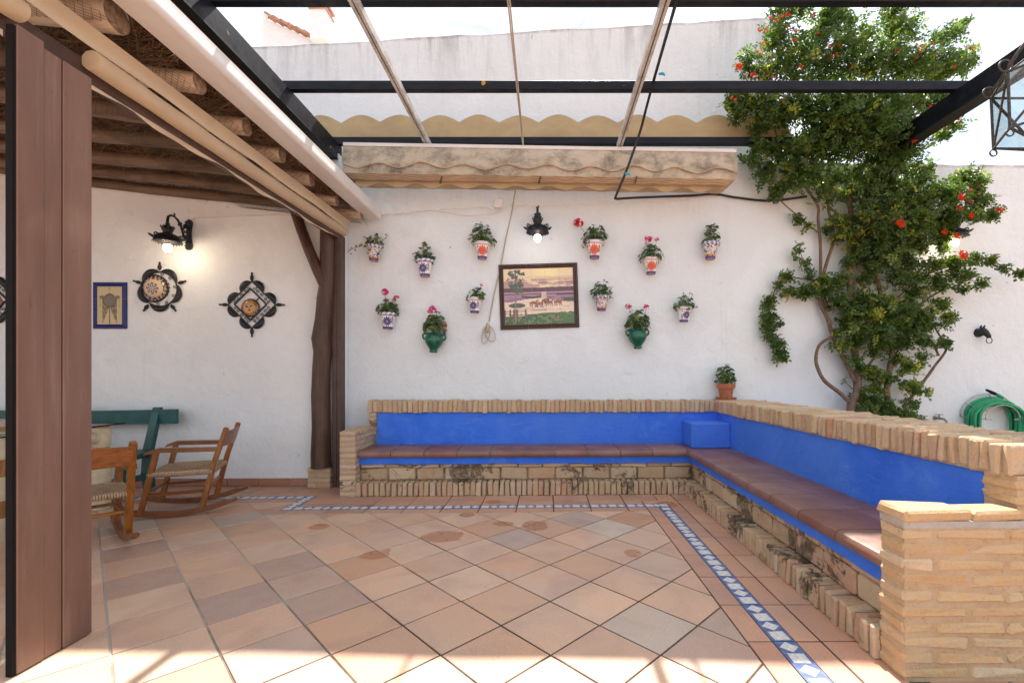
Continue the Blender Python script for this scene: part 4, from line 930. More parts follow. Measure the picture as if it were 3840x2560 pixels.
def picture_tiles(parent, img, cols, rows, w, h, gap, y0, mat):   # tiles of one painted picture, in the local xz plane
    Hh, W, _ = img.shape; cw, chh = W//cols, Hh//rows; tw, th_ = w/cols, h/rows
    for i in range(cols):
        for j in range(rows):
            b = MB(); x0 = -w/2+i*tw+gap/2; z1 = h/2-j*th_-gap/2; dx, dz = (tw-gap)/cw, (th_-gap)/chh
            vs = [(x0+a*dx, y0, z1-c*dz) for c in range(chh+1) for a in range(cw+1)]
            fs = [(c*(cw+1)+a, (c+1)*(cw+1)+a, (c+1)*(cw+1)+a+1, c*(cw+1)+a+1) for c in range(chh) for a in range(cw)]
            b.add(vs, fs, [tuple(img[j*chh+c, i*cw+a]) for c in range(chh) for a in range(cw)])
            x1, z0 = x0+tw-gap, z1-th_+gap; e = tuple(img[j*chh, i*cw])
            b.add([(x0, y0, z0), (x1, y0, z0), (x1, y0, z1), (x0, y0, z1), (x0, y0+.006, z0), (x1, y0+.006, z0), (x1, y0+.006, z1), (x0, y0+.006, z1)], [(0, 4, 5, 1), (1, 5, 6, 2), (2, 6, 7, 3), (3, 7, 4, 0)], [e]*4)
            b.build('tile', M[mat], parent)
mw, mh = .795, .636
mu = empty('tile_mural', PW(2021, 1111), TH, 'framed tile mural of brown horses crossing a marsh at sunset', 'mural')
mu.rotation_euler = (0, R(-2.0), TH)
picture_tiles(mu, mural_img(130, 104), 5, 4, mw, mh, .0022, -.014, 'tile_paint')
MB().box(-mw/2-.04, mw/2+.04, -.009, .0, -mh/2-.04, mh/2+.04).build('backing', M['cement'], mu)
fw = .052
def frame_piece(parent, L, pos, rot, mat, wid, name='frame_tile', cut0=True, cut1=True):
    pr = [(0, .0), (.0, .020), (.012, .026), (wid*.45, .019), (wid*.55, .024), (wid*.85, .022), (wid, .015), (wid, 0)]
    b = MB(); n = len(pr); vs = []
    for s_, c_ in ((-1, cut0), (1, cut1)):
        for a, h_ in pr: vs.append((s_*(L/2-.001)+(s_*a if c_ else 0), -h_, a))
    b.add(vs, [tuple(range(n)), tuple(2*n-1-i for i in range(n))]+[(i, n+i, n+(i+1) % n, (i+1) % n) for i in range(n)])
    o = b.build(name, M[mat], parent, loc=pos); o.rotation_euler = rot; return o
for side, (L, dist, ang) in enumerate(((mw, mh/2, 0), (mw, mh/2, 180), (mh, mw/2, 90), (mh, mw/2, 270))):
    k = 3
    for q in range(k):
        l = L/k; off = -L/2+l*(q+.5); a = R(ang); mtx = Matrix.Rotation(a, 4, 'Y')
        frame_piece(mu, l, mtx @ Vector((off, -.0, dist+.001)), (0, a, 0), 'mural_frame', fw, cut0=(q == 0), cut1=(q == k-1))

# blue-framed tile picture of a banner on the porch wall
def banner_img(W, Hh):
    u, v = np.meshgrid((np.arange(W)+.5)/W, (np.arange(Hh)+.5)/Hh); img = np.zeros((Hh, W, 3)); img[:] = S(196, 178, 128)
    def put(mask, c, k=1.): m = (np.clip(mask, 0, 1)*k)[..., None]; img[:] = img*(1-m)+np.array(S(*c))*m
    x = np.abs(u-.5); tx = fbm(u*34, v*50, 3)
    body = (v > .16+.45*x)*(v < .56)*(x < .30); tails = (v >= .5)*(v < .88)*(x > .02+.62*(v-.56))*(x < .29-.02*(v-.5)); m = np.clip(body*1.+tails*1., 0, 1)
    put(m, (128, 98, 48)); put(m*(tx > .5), (70, 52, 36)); put(m*(tx < .36), (186, 140, 60))
    put(((x/.10)**2+((v-.255)/.05)**2 < 1), (120, 100, 60), 0.); r = np.sqrt((x/.27)**2+((v-.37)/.18)**2)
    put(r < 1, (44, 36, 30)); put((r < .84)*(np.sin(np.arctan2(v-.37, u-.5)*22) > -.2), (150, 108, 44)); put(r < .52, (110, 98, 96)); put((r < .45)*(tx > .48), (66, 70, 72))
    put((((x-.30)/.09)**2+((v-.285)/.05)**2 < 1), (112, 94, 52)); put((x > .28)*(x < .42)*(np.abs(v-.265) < .012), (96, 78, 46))
    put((x < .012)*(v > .58), (110, 92, 66)); put((x < .008)*(v > .03)*(v < .18), (70, 60, 40)); put((x < .04)*(np.abs(v-.05) < .008), (70, 60, 40)); put((np.abs(x-.39) < .014)*(v > .3)*(v < .54), (150, 110, 50)); put((np.abs(x-.27) < .016)*(v > .88)*(v < .96), (140, 90, 46))
    return img
bp = empty('tile_picture', PR(415, 1146), TH, 'tile picture of a gold banner in a dark blue frame on the porch wall', 'picture')
bw, bh = .262, .405
picture_tiles(bp, banner_img(48, 72), 2, 3, bw, bh, .0018, -.012, 'tile_paint')
MB().box(-bw/2-.03, bw/2+.03, -.008, 0, -bh/2-.03, bh/2+.03).build('backing', M['cement'], bp)
for L, dist, ang, k in ((bw, bh/2, 0, 1), (bw, bh/2, 180, 1), (bh, bw/2, 90, 3), (bh, bw/2, 270, 3)):
    for q in range(k):
        l = L/k; off = -L/2+l*(q+.5); a = R(ang); o = frame_piece(bp, l, Matrix.Rotation(a, 4, 'Y') @ Vector((off, 0, dist+.001)), (0, a, 0), 'blue_frame', .046, cut0=(q == 0), cut1=(q == k-1)); o.scale = (1, .7, 1)

# ------------------------------------------------------------------ wrought-iron wall ornaments holding painted plates
def scroll(b, c, r, turns, a0, s_=1, y=-.012, w=.0032):
    n = int(16*turns); b.tube([(c[0]+r*(1-.85*k/n)*math.cos(a0+s_*k/n*turns*2*math.pi), y, c[1]+r*(1-.85*k/n)*math.sin(a0+s_*k/n*turns*2*math.pi)) for k in range(n+1)], w, 5)
def petal_plate(b, a, r0, half, bulge, y0=-.012):        # a domed half-round petal of sheet iron on the rim, pointing along angle a
    ca, sa = math.cos(a), math.sin(a); n = 14; vs, fs = [], []
    for j in range(5):
        t_ = j/4
        for k in range(n+1):
            th = math.pi*k/n; lx, ly = half*math.cos(th), bulge*math.sin(th)*t_; d_ = r0+ly; vs.append((ca*d_-sa*lx*(.999 if j else 1), y0-.018*math.sin(math.pi*min(1, t_*.999))*math.sin(th), sa*d_+ca*lx))
    for j in range(4):
        for k in range(n): i = j*(n+1)+k; fs.append((i, i+1, i+n+2, i+n+1))
    b.add(vs, fs)
def finial(b, a, r0, L=.085):
    d_ = Vector((math.cos(a), 0, math.sin(a))); q = d_*r0+Vector((0, -.012, 0)); pts = [q+d_*(L*t_) for t_ in (0, .12, .35, .6, .8, .86, .93, 1.0)]; b.tube(pts, [.005, .012, .020, .014, .006, .010, .011, .006], 8)
def plate_mesh(rad, dep, kind):
    prof = [(rad*k/16, dep*((k/16)**3)) for k in range(17)]
    def colf(u, i, z):
        r = (i+.5)/16; a = u*2*math.pi
        if i < 0: return S(200, 170, 130)
        if kind == 'blue':
            base = S(214, 190, 158)
            if r < .42: return S(58, 66, 104) if math.sin(a*8+r*22)*math.cos(r*34) > -.1 else base
            if r > .80: return S(52, 58, 100) if math.sin(a*20)+math.cos(r*60) > .1 else base
            if r > .68: return S(66, 70, 110) if abs(math.sin(a*7)) > (r-.62)*5 else base
            return base
        base = S(190, 142, 88)
        if r > .9: return S(70, 44, 28) if kind == 'tan' else S(196, 106, 36)
        if r > .62: return S(84, 54, 32) if math.sin(a*15+r*30) > .15 else base
        if r < .36 and abs(math.sin(a*1.5+.6)) > .86 and r > .06: return S(30, 24, 20)
        return base
    return MB().lathe(prof, 40, (0, 0, 0), False, False, colf)
def plate(parent, rad, dep, kind, loc, rot):
    o = plate_mesh(rad, dep, kind).build('plate', M['ceramic_paint'], parent, smooth='all', loc=loc); o.rotation_euler = rot
def ring_petal(b, a, Ri, span, bulge, y0=-.012):
    n, vs, fs = 16, [], []
    for j in range(5):
        t_ = j/4
        for k in range(n+1):
            th = math.pi*k/n; f = a+span*(k/n-.5)*2; d_ = Ri+bulge*math.sin(th)**.7*t_; vs.append((math.cos(f)*d_, y0-.016*math.sin(math.pi*t_)*math.sin(th), math.sin(f)*d_))
    for j in range(4):
        for k in range(n): i = j*(n+1)+k; fs.append((i, i+1, i+n+2, i+n+1))
    b.add(vs, fs)
def round_orn(loc, label):
    r = empty('plate_ornament', loc, TH, label, 'wall ornament', 'iron plate holders'); Rr = .185; b = MB()
    b.tube([(Rr*math.cos(2*math.pi*k/48), -.012, Rr*math.sin(2*math.pi*k/48)) for k in range(48)], .007, 6, closed=True); b.build('ring', M['cast_iron'], r)
    for k in range(5):
        a = R(90+36+72*k); b = MB(); ring_petal(b, a, Rr*.96, R(35), Rr*.36); b.build('petal', M['cast_iron'], r, smooth='all')
        b = MB(); finial(b, R(90+72*k), Rr*1.10, .09); b.build('finial', M['cast_iron'], r, smooth=50)
    b = MB()
    for k in range(10): a = R(36*k+10); scroll(b, (.162*math.cos(a), .162*math.sin(a)), .021, 1.2, a, 1 if k % 2 else -1)
    b.build('scrollwork', M['cast_iron'], r)
    b = MB(); b.tube([(-.02+.142*math.cos(2*math.pi*k/40), -.055, .0+.142*math.sin(2*math.pi*k/40)) for k in range(40)], .009, 6, closed=True); b.build('inner_ring', M['cast_iron'], r)
    plate(r, .140, -.07, 'blue', (-.03, -.075, 0.0), (R(90+6), 0, R(4))); return r
def diamond_orn(loc, label, kind, sc_=1.):
    r = empty('plate_ornament', loc, TH, label, 'wall ornament', 'iron plate holders'); r.scale = (sc_,)*3; D = .252; d2 = .17; b = MB()
    c4 = [(0, D), (D, 0), (0, -D), (-D, 0)]
    for k in range(4): p, q = c4[k], c4[(k+1) % 4]; b.bar((p[0], -.012, p[1]), (q[0], -.012, q[1]), .010, .010, (0, 1, 0))
    b.build('outer_diamond', M['cast_iron'], r); b = MB(); c4b = [(0, d2), (d2, 0), (0, -d2), (-d2, 0)]
    for k in range(4): p, q = c4b[k], c4b[(k+1) % 4]; b.bar((p[0], -.035, p[1]), (q[0], -.035, q[1]), .014, .016, (0, 1, 0))
    b.bar((d2*.52, -.03, d2*.42), (d2*.30, -.03, d2*.20), .010, .010, (0, 1, 0)); b.build('inner_diamond', M['cast_iron'], r)
    for k in range(4):
        p, q = Vector(c4[k]), Vector(c4[(k+1) % 4]); a = math.atan2((p+q).y, (p+q).x); nrm = (p+q).normalized(); tg = (q-p).normalized()
        for t_ in (-1, 1):
            b = MB(); petal_plate(b, a, (p+q).length/2, .078, .066); b.xf(Matrix.Translation((tg.x*t_*.090, 0, tg.y*t_*.090))); b.build('petal', M['cast_iron'], r, smooth='all')
        b = MB(); finial(b, R(90-90*k), D*.99, .10); b.build('finial', M['cast_iron'], r, smooth=50)
        b = MB()
        for j, t_ in enumerate((-.105, -.055, .0, .055, .105)): c_ = (p+q)/2*.835+tg*t_; scroll(b, (c_.x, c_.y), .020, 1.3, a+j, 1 if j % 2 else -1)
        b.build('scrollwork', M['cast_iron'], r)
    plate(r, .100, -.03, kind, (-.012, -.045, -.035), (R(90), 0, 0)); return r
round_orn(PR(602, 1085), 'round black iron ornament with petals holding a blue and white plate')
diamond_orn(PR(947, 1143), 'diamond-shaped black iron ornament with a small tan plate near the post', 'tan')
diamond_orn(PR(-18, 1125), 'diamond-shaped black iron ornament with an orange-rimmed plate, cut by the picture edge', 'orange', .95)

# ------------------------------------------------------------------ cables, junction box, cords
jb = MB().box(-.046, .046, -.045, 0, -.046, .046, .006).build('junction_box', M['plastic_white'], loc=PW(1870, 768)); jb.rotation_euler = (0, 0, TH); tag(jb, 'small white square junction box on the wall where the cables meet', 'junction box')
def cable(name, pts, r, mat, label, cat, n=6, group=None):
    q = []
    for i in range(len(pts)-1):
        p0, p1, p2, p3 = pts[max(i-1, 0)], pts[i], pts[i+1], pts[min(i+2, len(pts)-1)]
        for k in range(6):
            t_ = k/6; q.append(.5*((2*p1)+(p2-p0)*t_+(2*p0-5*p1+4*p2-p3)*t_*t_+(3*p1-p0-3*p2+p3)*t_**3))
    q.append(pts[-1]); o = Vector(q[0]); ob = MB().tube([a-o for a in q], r, n).build(name, M[mat], smooth='all', loc=o); tag(ob, label, cat, group); return ob
w = lambda *a: [PW(x, y, .012) for x, y in a]
cable('cable', w((1336, 799), (1420, 803), (1520, 798), (1600, 788), (1680, 783), (1750, 780), (1810, 776), (1850, 786), (1868, 792)), .0075, 'cable_white', 'upper white cable running from the gutter to the junction box', 'cable')
cable('cable', w((1330, 812), (1420, 806), (1500, 796), (1590, 786), (1660, 792), (1740, 806), (1800, 805), (1860, 797), (1880, 790)), .0075, 'cable_white', 'white cable sagging below the first, from the gutter to the junction box', 'cable')
cable('cable', w((1880, 790), (1895, 780), (1905, 767), (1930, 766), (1985, 768), (2002, 774), (2006, 786)), .0065, 'cable_white', 'short white cable from the junction box to the lamp above the mural', 'cable')
cable('cable', w((2006, 770), (2100, 769), (2200, 762), (2330, 758), (2450, 750), (2600, 742), (2740, 735)), .005, 'cable_white', 'thin white cable running from the mural lamp towards the vine', 'cable')
cable('cable', [PR(x, y, .01) for x, y in ((722, 826), (732, 818), (800, 815), (900, 811), (1000, 808), (1110, 806))], .0045, 'cable_white', 'thin pale cable from the porch lamp towards the brace', 'cable')
cable('pull_rope', [P(1934, 705, 5.1)]+w((1918, 800), (1898, 890), (1880, 985), (1858, 1080), (1834, 1205)), .007, 'rope', 'cream pull rope hanging diagonally from the awning beside the mural', 'rope')
coil = empty('rope_coil', PW(1828, 1236, .03), TH, 'small hank of cream rope knotted on the wall beside the mural', 'rope')
for k, (rx, rz, dx, dz, rot) in enumerate(((.052, .092, .03, -.045, .35), (.040, .105, -.018, -.055, -.25), (.030, .075, .0, -.02, .0))):
    b = MB(); b.tube([(dx+rx*math.cos(a)*math.cos(rot)-rz*math.sin(a)*math.sin(rot), -.004*k, dz+rx*math.cos(a)*math.sin(rot)+rz*math.sin(a)*math.cos(rot)) for a in [2*math.pi*i/30 for i in range(30)]], .0055, 6, closed=True); b.build('loop', M['rope'], coil, smooth='all')
MB().tube([(0, -.012, .075), (.006, -.014, .04), (-.004, -.014, .0), (.004, -.012, -.04)], [.012, .017, .016, .010], 8, jit=.1).build('knot', M['rope'], coil, smooth='all')
hp = [P(2560, -90, 3.0), P(2538, 0, 3.12), P(2501, 128, 3.5), P(2452, 300, 4.1), P(2425, 400, 4.45), P(2399, 498, 4.66), P(2350, 638, 4.72), P(2311, 732, 4.80), P(2311, 745, 4.83), P(2340, 744, 4.88), P(2400, 741, 5.02), PW(2500, 737, .03), PW(2600, 733, .02), PW(2680, 728, .02), PW(2761, 741, .03), PW(2887, 753, .05), PW(3025, 737, .08)]
cable('irrigation_pipe', hp, .013, 'cable_black', 'black irrigation pipe hanging from the pergola and running along the wall into the vine', 'pipe', 8)
for (px, py, Y, lb) in ((2470, 277, 4.02, 'tiny blue dripper on the black pipe high under the pergola beam'), (2344, 652, 4.71, 'tiny blue dripper on the black pipe in front of the folded awning')):
    b = MB(); q = P(px, py, Y); b.tube([(0, 0, 0), (.035, -.01, -.004), (.05, -.012, -.022)], [.011, .012, .008], 8); tag(b.build('dripper', M['plastic_blue'], loc=q, smooth=50), lb, 'dripper', 'drippers on the pipe')

# ------------------------------------------------------------------ right end of the wall: horse head, taps, hose reel
hh = empty('horse_head', PW(3670, 1248), TH, 'small black cast-iron horse head with a tether ring on the wall', 'wall ornament')
b = MB()                                                 # thick neck out of the wall, cheek, long face bending down to the muzzle
b.tube([(-.01, 0, -.006), (-.008, -.015, -.004), (-.004, -.034, .006), (.0, -.052, .018), (.002, -.062, .026)], [.046, .046, .044, .040, .026], 14)
b.tube([(-.004, -.036, .026), (.004, -.052, .014), (.014, -.068, -.006), (.026, -.082, -.030), (.034, -.090, -.054), (.036, -.093, -.066)], [.028, .040, .036, .027, .024, .014], 14)
b.build('head', M['horse_iron'], hh, smooth=60)
for dx in (-.018, .014): MB().tube([(-.002+dx, -.046, .046), (.0+dx*1.2, -.050, .068), (.008+dx*1.3, -.053, .090)], [.014, .011, .0015], 6).build('ear', M['horse_iron'], hh, smooth=50)
MB().tube([(-.01, 0, .0), (-.01, -.008, 0)], [.052, .048], 18).build('base', M['horse_iron'], hh)
MB().tube([(.030+.034*math.cos(a), -.096, -.094+.034*math.sin(a)) for a in [2*math.pi*k/28 for k in range(28)]], .0045, 6, closed=True).build('ring', M['horse_iron'], hh, smooth='all')
for px, py, lb in ((3448, 1572, 'brass garden tap partly hidden by the vine behind the bench'), (3505, 1566, 'brass garden tap with a lever and dark hose end beside the hose reel')):
    r = empty('garden_tap', PW(px, py), TH, lb, 'tap', 'garden taps')
    MB().lathe([(.024, 0), (.026, .006), (.014, .012)], 14, cap1=True).xf(Matrix.Rotation(R(90), 4, 'X')).build('flange', M['brass'], r, smooth=40)
    MB().tube([(0, 0, 0), (0, -.06, .0), (.03, -.085, -.004), (.055, -.095, -.03), (.056, -.096, -.055)], [.013, .016, .015, .013, .013], 10).build('spout', M['brass'], r, smooth=50)
    MB().tube([(.0, -.062, .01), (.0, -.062, .04)], [.014, .008], 10).build('bonnet', M['brass'], r, smooth=50); MB().box(-.045, .045, -.072, -.052, .040, .049, .004).build('lever', M['brass'], r)
    MB().tube([(.056, -.096, -.05), (.058, -.097, -.09)], [.019, .017], 12).build('hose_end', M['rubber'], r, smooth=50)
hr = empty('hose_reel', PW(3700, 1560), TH, 'coiled green garden hose hanging on a wire rack by the wall', 'garden hose')
HC = PW(3700, 1560)
b = MB()
for rr, y_, z_ in ((.33, -.02, 0), (.20, -.19, -.02)): b.tube([(rr*math.cos(R(a)), y_, z_+rr*.80*math.sin(R(a))) for a in range(0, 181, 9)], .0055, 6)
for a in (35, 90, 145): b.tube([(.33*math.cos(R(a)), -.02, .264*math.sin(R(a))), (.22*math.cos(R(a)), -.1, .17*math.sin(R(a))), (.20*math.cos(R(a)), -.19, -.02+.16*math.sin(R(a)))], .0055, 6)
for s_ in (-1, 1): b.tube([(s_*.33, -.02, 0), (s_*.24, -.10, -.01), (s_*.20, -.19, -.02)], .0055, 6); b.tube([(s_*.20, -.19, -.02), (s_*.13, -.19, -.02)], .0055, 6)
b.build('rack', M['chrome'], hr, smooth='all')
for k in range(11):                                      # loops of hose
    y_ = -.032-.0145*k; rx, top = .245+.012*math.sin(k*2.1)+(.03 if k % 3 == 0 else 0), .205+.012*math.cos(k*1.7)-.004*k; bot = -.46-.07*math.sin(k*1.3); pts = []
    for i in range(40):
        a = 2*math.pi*i/40; x = rx*math.cos(a)*(1+.10*math.sin(-a)*0); z = top*math.sin(a) if math.sin(a) > 0 else -bot*math.sin(a)
        x *= 1+.18*(max(0, -math.sin(a))) ; pts.append((x+.016*math.sin(k*1.9)+.008*math.sin(2*a+k*1.3), y_+.006*math.sin(3*a+k), z+.010*math.sin(2*a+k*2.2)))
    MB().tube(pts, .0165, 10, closed=True).build('hose_loop', M['hose_green'], hr, smooth='all')
MB().tube([(.06, -.13, .225), (.0, -.15, .245), (-.055, -.155, .27)], [.016, .020, .014], 10).build('nozzle_grip', M['hose_green'], hr, smooth=50)
MB().tube([(-.05, -.153, .266), (-.10, -.16, .285), (-.165, -.165, .312)], [.017, .018, .013], 10).build('nozzle', M['rubber'], hr, smooth=50)

# hanging glass lantern, cut by the picture edge
ln = empty('glass_lantern', (0, 0, 0), 0, 'iron and glass star lantern hanging at the edge of the pergola', 'lantern')
LC = Vector((2.655, 2.4, 2.625)); ln.location = LC
up = [Vector((.265*math.cos(R(180+60*k)), .265*math.sin(R(180+60*k)), .145)) for k in range(6)]; lo = [Vector((.255*math.cos(R(180+60*k)), .255*math.sin(R(180+60*k)), -.145)) for k in range(6)]
apex, nadir = Vector((0, 0, .34)), Vector((0, 0, -.27)); bars = []
for k in range(6):
    bars += [(up[k], up[(k+1) % 6]), (lo[k], lo[(k+1) % 6]), (up[k], lo[k]), (lo[k], up[(k+1) % 6]), (up[k], apex), (lo[k], nadir)]
for a, b_ in bars: MB().bar(a, b_, .0095, .0095).build('bar', M['iron_lantern'], ln)
for k in range(6):
    j = (k+1) % 6
    for tri in ((up[k], lo[k], up[j]), (lo[k], lo[j], up[j]), (up[k], up[j], apex), (lo[j], lo[k], nadir)):
        c_ = sum(tri, Vector())/3; nrm = (tri[1]-tri[0]).cross(tri[2]-tri[0]).normalized()*.0015; q = [c_+(p-c_)*.97 for p in tri]
        MB().add([p+nrm for p in q]+[p-nrm for p in q], [(0, 1, 2), (5, 4, 3), (0, 3, 4, 1), (1, 4, 5, 2), (2, 5, 3, 0)]).build('pane', M['glass'], ln)
    MB().tube([up[k]+Vector((-.012+.034*math.cos(a), 0, .030+.030*math.sin(a))) for a in [2*math.pi*i/20 for i in range(20)]], .005, 6, closed=True).build('ring', M['iron_lantern'], ln, smooth='all')
    MB().tube([lo[k]+Vector((0+.020*math.cos(a), 0, -.025+.018*math.sin(a))) for a in [2*math.pi*i/20 for i in range(20)]], .004, 6, closed=True).build('ring', M['iron_lantern'], ln, smooth='all')
    MB().tube([up[k]+Vector((.0, 0, .03)), up[k]*.5+Vector((0, 0, .29)), Vector((0, 0, .48))], .006, 6).build('hanger', M['iron_lantern'], ln, smooth='all')
MB().tube([Vector((0, 0, .47)), Vector((0, 0, 1.18))], .008, 6).build('chain_rod', M['iron_lantern'], ln)
# ------------------------------------------------------------------ potted geraniums on the wall
def leaf_disc(c, nrm, rad, V, F, K, kv):
    nrm = nrm.normalized(); u = nrm.orthogonal().normalized(); v = nrm.cross(u); i0 = len(V); n = 10; a0 = random.uniform(0, 6.28)
    V.append(c-nrm*rad*.10); K.append(kv)
    for k in range(n):
        a = a0+2*math.pi*k/n; r_ = rad*(1 if k % 2 else .86)*(.30 if k == 0 else 1); V.append(c+u*math.cos(a)*r_+v*math.sin(a)*r_+nrm*rad*.14*math.sin(a*2+1)); K.append(kv)
    for k in range(n): F.append((i0, i0+1+k, i0+1+(k+1) % n))
def foliage(parent, base, spread, height, n, dry=.04, trail=None, lsz=.029, lean=(0, 0)):
    spread *= 1.10; n = int(n*1.35); height *= 1.28
    V, F, K = [], [], []; st = MB()
    heads = []
    for k in range(n):
        a = random.uniform(0, 2*math.pi); rr = spread*math.sqrt(random.random()); h = height*(.16+.84*random.random()**.7)*(1-.45*(rr/spread)**2)
        p = Vector((base[0]+rr*math.cos(a)+lean[0]*h, min(base[1]+rr*.75*math.sin(a), base[1]+.055), base[2]+h-.25*rr*(rr > spread*.7)))
        d_ = Vector((p.x-base[0], (p.y-base[1])-.35*spread, (h-.1*height)*.7+.05)); d_ += Vector((random.gauss(0, .05), random.gauss(-.03, .05), random.gauss(.02, .05)))
        kv = random.betavariate(2, 2)*.8 if random.random() > dry else random.uniform(.88, 1)
        leaf_disc(p, d_, lsz*random.uniform(.65, 1.2), V, F, K, kv)
        if k % 3 == 0: st.tube([Vector(base)+Vector((random.uniform(-.02, .02), random.uniform(-.02, .02), 0)), Vector(base)*.45+p*.55+Vector((0, 0, .02)), p-d_.normalized()*.004], [.0035, .0026, .0016], 4)
    if trail:
        for tr in trail:
            for k in range(int(tr[3])):
                t_ = k/tr[3]; p = Vector(base)+Vector((tr[0]*t_, -.03, tr[1]*t_+tr[2]*math.sin(t_*math.pi)))+Vector((random.gauss(0, .012), random.gauss(0, .012), random.gauss(0, .012)))
                leaf_disc(p, Vector((random.gauss(0, .5), -1, random.gauss(.5, .4))), lsz*random.uniform(.5, .9)*(1-.4*t_), V, F, K, random.uniform(.6, 1.) if random.random() < .5 else random.random()*.7)
            st.tube([Vector(base)+Vector((tr[0]*t_, -.025, tr[1]*t_+tr[2]*math.sin(t_*math.pi))) for t_ in (0, .25, .5, .75, 1)], .0026, 4)
    V = np.array([tuple(v) for v in V]); me = np_mesh('foliage', V, None, np.array(F), M['geranium_leaf'], np.array(K)[:, None]*np.ones((1, 3)))
    tag(link('foliage', me, parent), kind='stuff'); st.build('stems', M['green_stem'], parent)
def bloom(parent, p, base, mat, rad=.030, n=16):
    rad *= 1.3
    p = Vector(p); b = MB()
    for k in range(n):
        d_ = Vector((random.gauss(0, 1), random.gauss(-.3, 1), random.gauss(.25, .8))).normalized(); c = p+d_*rad*random.uniform(.55, 1.); u = d_.orthogonal().normalized(); v = d_.cross(u)
        for q in range(5):
            a = q*2*math.pi/5; e = u*math.cos(a)+v*math.sin(a); f_ = u*math.cos(a+.5)+v*math.sin(a+.5); g = u*math.cos(a-.5)+v*math.sin(a-.5); s_ = rad*.46; b.add([c, c+g*s_*.7+d_*.002, c+e*s_, c+f_*s_*.7+d_*.002], [(0, 1, 2, 3)])
    fl = b.build('flower', M[mat], parent); b = MB(); b.tube([Vector(base), Vector(base)*.5+p*.5+Vector((.004, 0, .006)), p], [.0028, .0022, .0018], 5); b.build('flower_stem', M['green_stem'], fl)
def pot_mesh(kind, hgt=.185, rr=.094, seed=0):
    wht = S(236, 233, 232); blu = S(44, 52, 140); red = S(206, 62, 48); orange = S(224, 140, 40); grn = S(40, 92, 60); tc = S(150, 84, 60); yel = S(226, 178, 52)
    n = 72; rows = 40; prof = [(.046, 0)]
    for k in range(rows+1):
        t_ = k/rows; r_ = .050+(.083-.050)*t_
        if t_ > .80: r_ = rr-.002+.004*math.sin((t_-.8)/.2*math.pi)
        prof.append((r_, t_*hgt))
    prof += [(rr-.008, hgt+.001), (rr-.014, hgt-.004), (rr-.018, hgt-.03)]
    cf = S(218, 78, 52) if kind == 'red' else S(46, 54, 138)
    def colf(u, i, z):
        if i <= 0: return tc
        t_ = z/hgt; da = ((u-.75+.5) % 1)-.5; x = da*2*math.pi*.07; zz = (t_-.45)*hgt; r_ = math.hypot(x, zz); a = math.atan2(zz, x)
        if t_ < .035: return tc
        if t_ < .14: return blu
        if kind == 'bird':
            if t_ > .80: return blu if math.sin(u*2*math.pi*12+(1 if math.sin(t_*60) > 0 else -1)*.9) > .0 else wht
            if t_ < .24: return orange if math.sin(u*40) > -.7 else grn
            q = fbm(np.array(u*22.), np.array(t_*9.), seed); q2 = fbm(np.array(u*26.+5), np.array(t_*12.), seed+9)
            if q > .60: return blu
            if q < .31: return yel
            if q2 > .63: return red
            if q2 < .31: return grn
            return S(214, 214, 222)
        if kind == 'blue' and t_ > .80: return blu if math.sin(u*2*math.pi*11+t_*30)*math.cos(t_*50) >  .12 or t_ > .98 or t_ < .815 else wht
        if kind in ('red', 'lines') and (abs(t_-.93) < .016 or abs(t_-.84) < .014): return S(92, 60, 112) if kind == 'lines' else S(160, 60, 84)
        if t_ > .80: return wht
        np_ = 16 if kind == 'red' else 11
        if r_ < .0085: return orange if kind != 'red' else S(130, 120, 50)
        if r_ < (.062 if kind == 'red' else .056)*(.62+.38*abs(math.cos(a*np_/2))): return cf if r_ > .013 or kind != 'red' else S(170, 40, 36)
        xl = abs(abs(x)-.064)
        if xl < .013 and abs(zz-(-.02 if x < 0 else .008)) < .030 and math.sin(zz*260+x*190) > -.2: return grn
        if abs(abs(x)-.058) < .007 and abs(zz-.046) < .007: return red
        return wht
    return MB().lathe(prof, n, (0, 0, 0), True, True, colf)
